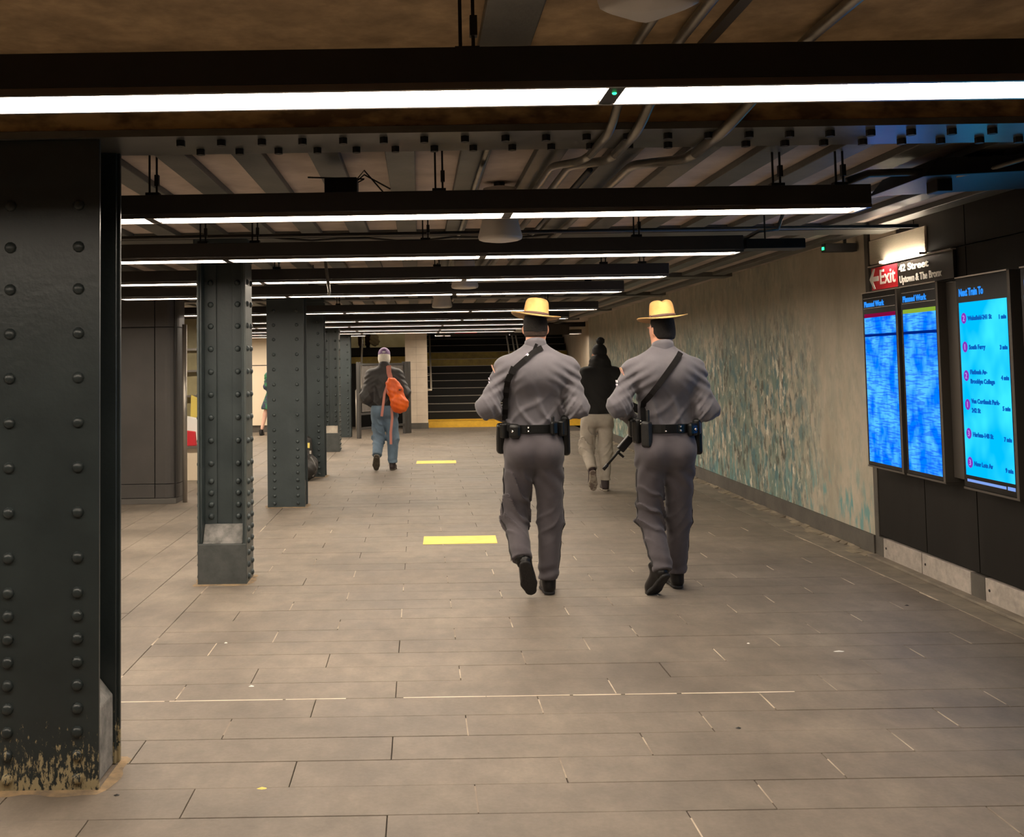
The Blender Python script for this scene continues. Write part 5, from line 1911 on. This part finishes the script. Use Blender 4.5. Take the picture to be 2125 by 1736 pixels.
# collar tab of the sling and the white tag on it
J2 = J_local(dict(head=(1.612, 6.695, 1.712), neck=(1.602, 6.665, 1.575), chest=(1.605, 6.655, 1.365), waist=(1.618, 6.678, 1.115), pelvis=(1.597, 6.645, .94),
                  shL=(1.405, 6.65, 1.445), shR=(1.795, 6.65, 1.445), elL=(1.287, 6.59, 1.215), elR=(1.866, 6.60, 1.185), wrL=(1.45, 6.88, 1.09), wrR=(1.73, 6.88, 1.09),
                  hipL=(1.502, 6.65, .85), hipR=(1.690, 6.66, .85), knL=(1.492, 6.69, .485), knR=(1.697, 6.76, .47), anL=(1.532, 6.52, .175), anR=(1.684, 6.80, .10)))
trooper((1.60, 6.65, 0), 'officer in grey uniform and tan hat carrying a rifle, walking beside the mural wall', J2, (1.613, 6.688, 1.786), -.075, .016,
        ((1.69, 1.555), (1.60, 1.44), (1.50, 1.31), (1.45, 1.235), (1.452, 1.10)), 2.1,
        (A3((1.533, 6.52, .165)), A3((1.684, 6.80, .10))),
        (((1.548, 6.455, .155), (1.485, 6.62, -.005), (-.25, .45, .8)), ((1.684, 6.745, 0), (1.70, 7.04, 0), (0, 0, 1))), False)
# rifle held across the front of the second officer, muzzle down to the left
rf = thing('rifle', (1.5, 6.93, 1.0), 'black rifle held muzzle-down in front of the officer beside the mural wall', 'rifle')
r0, r1 = A3((1.247, 6.95, .772)), A3((1.80, 6.93, 1.40))
rd = unit(r1 - r0)
rn = unit(np.cross(rd, (0, 1, 0)))
L_ = np.linalg.norm(r1 - r0)


def rp(d, s=0.0):
    return r0 + rd * d + rn * s


MB().tube([rp(0), rp(.33)], .0085, 10).build('barrel', 'gun', rf, smooth=True)
MB().tube([rp(-.005), rp(.04)], .012, 10).build('muzzle_brake', 'gun', rf, smooth=True)
MB().obox(rp(.15, -.02), rd, rn, (0, 1, 0), .008, .03, .006).build('front_sight', 'gun', rf)
MB().obox(rp(.30), rd, rn, (0, 1, 0), .13, .026, .024).build('handguard', 'gun', rf, bevel=.006)
MB().obox(rp(.50), rd, rn, (0, 1, 0), .10, .034, .022).build('receiver', 'gun', rf, bevel=.004)
MB().obox(rp(.46, .10), rn * .95 - rd * .3, rd, (0, 1, 0), .07, .03, .012).build('magazine', 'gun', rf, bevel=.004)
MB().obox(rp(.57, .07), rn * .9 + rd * .4, rd, (0, 1, 0), .05, .018, .014).build('grip', 'gun', rf, bevel=.004)
MB().obox(rp(.72, .01), rd, rn, (0, 1, 0), .12, .03, .018).build('stock', 'gun', rf, bevel=.006)
MB().obox(rp(.42, -.06), rd, rn, (0, 1, 0), .05, .02, .018).build('optic', 'gun', rf, bevel=.004)

# ------------------------------------------------------------------ walker in black hooded jacket and pom-pom hat
JB = J_local(dict(head=(2.128, 11.95, 1.585), neck=(2.122, 11.91, 1.455), chest=(2.105, 11.92, 1.25), waist=(2.085, 11.92, 1.02), pelvis=(2.07, 11.90, .87),
                  shL=(1.955, 11.91, 1.355), shR=(2.285, 11.91, 1.355), elL=(1.915, 11.88, 1.10), elR=(2.315, 11.88, 1.08), wrL=(1.985, 12.09, .99), wrR=(2.235, 12.10, .99),
                  hipL=(1.975, 11.90, .80), hipR=(2.165, 11.90, .80), knL=(1.945, 11.95, .50), knR=(2.165, 11.93, .47), anL=(1.975, 11.74, .27), anR=(2.145, 11.90, .11)))
tb = thing('person', (2.08, 11.9, 0), 'walker in black hooded jacket, black pom-pom hat and light grey sweatpants', 'person')
build_body(tb, JB, 'skin', .011)
_, fb = build_shirt(tb, JB, 'jacket_black', .865, torso=((.185, .135, .20), (.185, .14, .20)), sl=(.075, .066, .055), h=.010, folds=.005, name='jacket', shoulder=.085, blouse=.04, neck_r=.09)
build_trousers(tb, JB, 'sweat', (A3((1.972, 11.755, .262)), A3((2.146, 11.90, .125))), .90, r=(.098, .078, .056), pel=(.165, .13, .13), h=.010, folds=.009, seed=1.0)
f = Field(JB['head'] - A3((.2, .2, .25)), JB['head'] + A3((.2, .2, .25)), .009)
f.ell(JB['head'] + A3((0, -.01, .045)), (.086, .102, .090), .03)
f.warp(lambda X, Y, Z: -.003 * np.sin(np.arctan2(Y - JB['head'][1], X - JB['head'][0]) * 26) + 0 * Z)
f.cut(JB['head'] + A3((0, 0, .0)), (0, .1, -1))
hb = f.build('knit_hat', 'jacket_black', tb)
f = Field(JB['head'] - A3((.2, .2, .0)), JB['head'] + A3((.2, .2, .30)), .007)
f.ell(JB['head'] + A3((.012, -.01, .165)), (.050, .050, .046), .01)
f.warp(lambda X, Y, Z: .006 * np.sin(X * 160) * np.sin(Y * 150) * np.sin(Z * 170))
f.build('pom_pom', 'jacket_black', hb)
f = Field(JB['head'] - A3((.25, .25, .32)), JB['head'] + A3((.25, .25, .2)), .010)
f.ell(JB['head'] + A3((-.005, -.045, -.075)), (.118, .105, .095), .04).cap(JB['head'] + A3((-.05, -.03, -.15)), JB['head'] + A3((.05, -.03, -.15)), .085, .085, .05)
f.warp(lambda X, Y, Z: .006 * np.sin(X * 60 + Z * 40) * np.sin(Z * 55 + Y * 30))
f.build('hood', 'jacket_black', tb)
shoe(tb, (1.972, 11.685, .265), (1.995, 11.83, .02), 'sneaker', (0, 1, .5))
sock(tb, JB, 'L', (1.972, 11.685, .265), (1.995, 11.83, .02), (0, 1, .5), 'sneaker')
shoe(tb, (2.143, 11.85, 0), (2.17, 12.13, 0), 'sneaker', (0, 0, 1))

# ------------------------------------------------------------------ man with cap and orange backpack
JM = J_local(dict(head=(-.505, 14.66, 1.615), neck=(-.505, 14.62, 1.485), chest=(-.505, 14.63, 1.27), waist=(-.515, 14.63, 1.05), pelvis=(-.515, 14.62, .88),
                  shL=(-.685, 14.62, 1.365), shR=(-.325, 14.62, 1.365), elL=(-.765, 14.56, 1.05), elR=(-.225, 14.56, 1.10), wrL=(-.665, 14.80, .94), wrR=(-.35, 14.80, .97),
                  hipL=(-.605, 14.62, .82), hipR=(-.42, 14.62, .82), knL=(-.598, 14.67, .46), knR=(-.395, 14.64, .46), anL=(-.62, 14.46, .225), anR=(-.405, 14.62, .11)))
tm = thing('person', (-.51, 14.6, 0), 'white-haired man in purple cap, charcoal jacket and blue jeans walking towards the stairs', 'person')
build_body(tm, JM, 'skin_pale', .011)
hair_cap(tm, JM['head'], (.076, .096, .115), .012, 'hair_white', tilt=(0, .7, -1.0), depth=-.06, lo_cut=-.10)
_, fm = build_shirt(tm, JM, 'jacket_dark', .87, torso=((.18, .13, .20), (.175, .125, .19)), sl=(.092, .085, .06), h=.010, folds=.008, name='jacket', shoulder=.085, blouse=.03, neck_r=.075, seed=3.0)
build_trousers(tm, JM, 'jeans', (A3((-.618, 14.475, .215)), A3((-.405, 14.62, .105))), .93, r=(.105, .085, .066), pel=(.175, .135, .14), h=.010, folds=.009, seed=2.0)
collar(tm, JM['neck'] + A3((0, 0, .0)), .072, .05, 'jacket_dark')
f = Field(JM['head'] - A3((.2, .25, .1)), JM['head'] + A3((.2, .25, .25)), .008)
f.ell(JM['head'] + A3((0, -.005, .055)), (.088, .104, .092), .02).cap(JM['head'] + A3((-.04, .13, .055)), JM['head'] + A3((.04, .13, .055)), .05, .05, .02, (1, 1, .22))
f.cut(JM['head'] + A3((0, 0, .03)), (0, .2, -1))
cp = f.build('cap', 'cap_purple', tm)
MB().ellip(JM['head'] + A3((.0, -.106, .080)), (.026, .008, .012), 10, 6).build('cap_mark', 'cap_white', cp)
MB().ellip(JM['head'] + A3((-.005, -.100, .040)), (.032, .010, .010), 10, 6).build('cap_opening', 'jacket_dark', cp)
shoe(tm, (-.622, 14.42, .235), (-.645, 14.60, .0), 'runner', (0, 1, .4))
sock(tm, JM, 'L', (-.622, 14.42, .235), (-.645, 14.60, .0), (0, 1, .4), 'sneaker_trim')
shoe(tm, (-.41, 14.57, 0), (-.395, 14.85, 0), 'runner', (0, 0, 1))
bp = thing('backpack', (-.31, 14.40, .85), 'orange nylon backpack slung over one shoulder of the white-haired man', 'backpack')
f = Field((-.62, 14.2, .75), (-.05, 14.6, 1.45), .008)
yb_ = 14.415
f.cap((-.385, yb_, 1.215), (-.295, yb_ - .01, .965), .085, .118, .05, (1, .72, 1)).ell((-.285, yb_ - .02, .945), (.125, .09, .12), .04).cap((-.395, yb_ + .01, 1.25), (-.35, yb_, 1.15), .072, .105, .05, (1, .7, 1))
f.ell((-.30, yb_ - .085, 1.0), (.07, .04, .09), .03)
f.warp(lambda X, Y, Z: -.005 * np.sin(X * 55 + Z * 48) * np.sin(Z * 37 - X * 22))
f.build('bag', 'orange', bp)
MB().ellip((-.275, yb_ - .105, 1.155), (.022, .018, .010), 10, 6).build('grab_tab', 'bag_black', bp)
back_strap(fm, ((-.44, 1.50), (-.435, 1.40), (-.40, 1.27)), .07, 'strap_pink', bp, 'shoulder_strap', .008, .004)
ribbon([(-.47, yb_, 1.19), (-.50, yb_ + .01, 1.10), (-.52, yb_ + .01, .95), (-.545, yb_ + .02, .78)], [(0, -1, 0)] * 4, .035, .006, 'loose_strap', 'strap_pink', bp)
ribbon([(-.40, yb_ + .0, .90), (-.395, yb_ + .03, .75), (-.42, yb_ + .06, .55), (-.42, yb_ + .07, .38)], [(0, -1, 0)] * 4, .035, .006, 'loose_strap', 'strap_pink', bp)
MB().tube([(-.41, yb_ - .01, 1.31), (-.46, yb_ - .02, 1.27), (-.47, yb_ - .02, 1.18), (-.44, yb_ - .04, 1.10)], .010, 8).build('side_strap', 'strap_pink', bp, smooth=True)

# ------------------------------------------------------------------ people seen only in part
JS = J_local(dict(head=(-3.20, 22.55, 1.55), neck=(-3.20, 22.52, 1.42), chest=(-3.20, 22.52, 1.22), waist=(-3.21, 22.52, 1.0), pelvis=(-3.22, 22.52, .86),
                  shL=(-3.36, 22.52, 1.32), shR=(-3.04, 22.52, 1.32), elL=(-3.40, 22.50, 1.07), elR=(-3.02, 22.50, 1.07), wrL=(-3.32, 22.66, .93), wrR=(-3.10, 22.66, .93),
                  hipL=(-3.31, 22.52, .80), hipR=(-3.14, 22.52, .80), knL=(-3.43, 22.52, .46), knR=(-3.12, 22.55, .45), anL=(-3.505, 22.45, .10), anR=(-3.10, 22.55, .09)))
ts = thing('person', (-3.22, 22.5, 0), 'bare-legged person in a green and navy printed dress, half hidden behind a pillar', 'person')
build_body(ts, JS, 'skin_pale', .012)
hair_cap(ts, JS['head'], (.076, .096, .115), .012, 'hair_dark', depth=-.06)
_, fS = build_shirt(ts, JS, 'green_skirt', .84, h=.012, name='dress_top', sl=(.06, .05, .04))
f = Field((-3.7, 22.2, .45), (-2.8, 22.85, 1.1), .012)
f.cap((-3.21, 22.52, 1.0), (-3.25, 22.52, .60), .16, .27, .05, (1, .75, 1)).cut((-3.3, 22.5, .58), (0, 0, -1))
f.warp(lambda X, Y, Z: -.012 * np.sin(np.arctan2(Y - 22.52, X + 3.24) * 11) * np.clip(1.0 - Z, 0, 1))
f.build('skirt', 'green_skirt', ts)
shoe(ts, (-3.515, 22.42, 0), (-3.52, 22.68, 0), 'black')
shoe(ts, (-3.10, 22.5, 0), (-3.10, 22.76, 0), 'black')
zl = 1.95
JL = J_local(dict(head=(-1.38, 25.75, zl + 1.58), neck=(-1.38, 25.72, zl + 1.45), chest=(-1.38, 25.72, zl + 1.24), waist=(-1.38, 25.72, zl + 1.02), pelvis=(-1.385, 25.72, zl + .88),
                  shL=(-1.56, 25.72, zl + 1.34), shR=(-1.20, 25.72, zl + 1.34), elL=(-1.62, 25.70, zl + 1.07), elR=(-1.15, 25.70, zl + 1.07), wrL=(-1.6, 25.8, zl + .84), wrR=(-1.14, 25.8, zl + .80),
                  hipL=(-1.475, 25.72, zl + .82), hipR=(-1.295, 25.72, zl + .82), knL=(-1.48, 25.74, zl + .46), knR=(-1.30, 25.74, zl + .46), anL=(-1.475, 25.72, zl + .10), anR=(-1.30, 25.72, zl + .10)))
tl = thing('person', (-1.385, 25.72, zl), 'person in brown trousers standing on the raised stair landing, only the legs in view', 'person')
build_body(tl, JL, 'skin', .013)
build_shirt(tl, JL, 'jacket_dark', zl + .86, h=.013, name='jacket')
build_trousers(tl, JL, 'brown_trouser', (A3((-1.475, 25.72, zl + .06)), A3((-1.30, 25.72, zl + .06))), zl + .93, h=.012, r=(.095, .078, .068))
shoe(tl, (-1.475, 25.67, zl), (-1.475, 25.93, zl), 'black')
shoe(tl, (-1.30, 25.67, zl), (-1.30, 25.93, zl), 'black')
f = Field((-1.35, 25.4, zl + .0), (-.85, 25.85, zl + .55), .010)
f.cap((-1.12, 25.62, zl + .17), (-1.13, 25.62, zl + .36), .13, .09, .05, (1, .6, 1)).warp(lambda X, Y, Z: -.006 * np.sin(X * 50 + Z * 60))
f.cut((0, 0, zl + .02), (0, 0, -1))
wb = thing('shopping_bag', (-1.12, 25.62, zl), 'pale shopping bag beside the brown trousers on the landing', 'bag')
f.build('bag', 'white_bag', wb)
MB().tube([(-1.19, 25.62, zl + .42), (-1.17, 25.66, zl + .62), (-1.14, 25.72, zl + .70), (-1.09, 25.66, zl + .60), (-1.08, 25.62, zl + .42)], .008, 6).build('handle', 'white_bag', wb)

# ------------------------------------------------------------------ black bag leaning on a pillar
bb = thing('duffel_bag', (-1.46, 13.55, 0), 'black bag with a yellow tag leaning against a flat-fronted pillar', 'bag')
f = Field((-1.85, 13.2, 0), (-1.2, 13.95, .75), .009)
f.cap((-1.50, 13.45, .14), (-1.49, 13.62, .20), .13, .12, .05).cap((-1.55, 13.66, .30), (-1.53, 13.72, .50), .10, .07, .06).cut((0, 0, .005), (0, 0, -1))
f.warp(lambda X, Y, Z: -.006 * np.sin(X * 45 + Z * 38) * np.sin(Y * 36 + Z * 20))
f.cut((0, 13.83, 0), (0, 1, 0))
f.build('bag', 'bag_black', bb)
MB().tube([(-1.46, 13.52, .30), (-1.41, 13.46, .24), (-1.385, 13.42, .14), (-1.42, 13.38, .06)], .012, 8).build('carry_handle', 'fill', bb, smooth=True)
MB().obox((-1.50, 13.60, .45), (1, 0, 0), (0, .3, 1), (0, 1, -.3), .020, .035, .004).build('tag', 'bag_yellow', bb)
MB().obox((-1.47, 13.58, .36), (1, .2, 0), (0, .3, 1), (0, 1, -.3), .012, .022, .004).build('buckle', 'steel_post', bb)
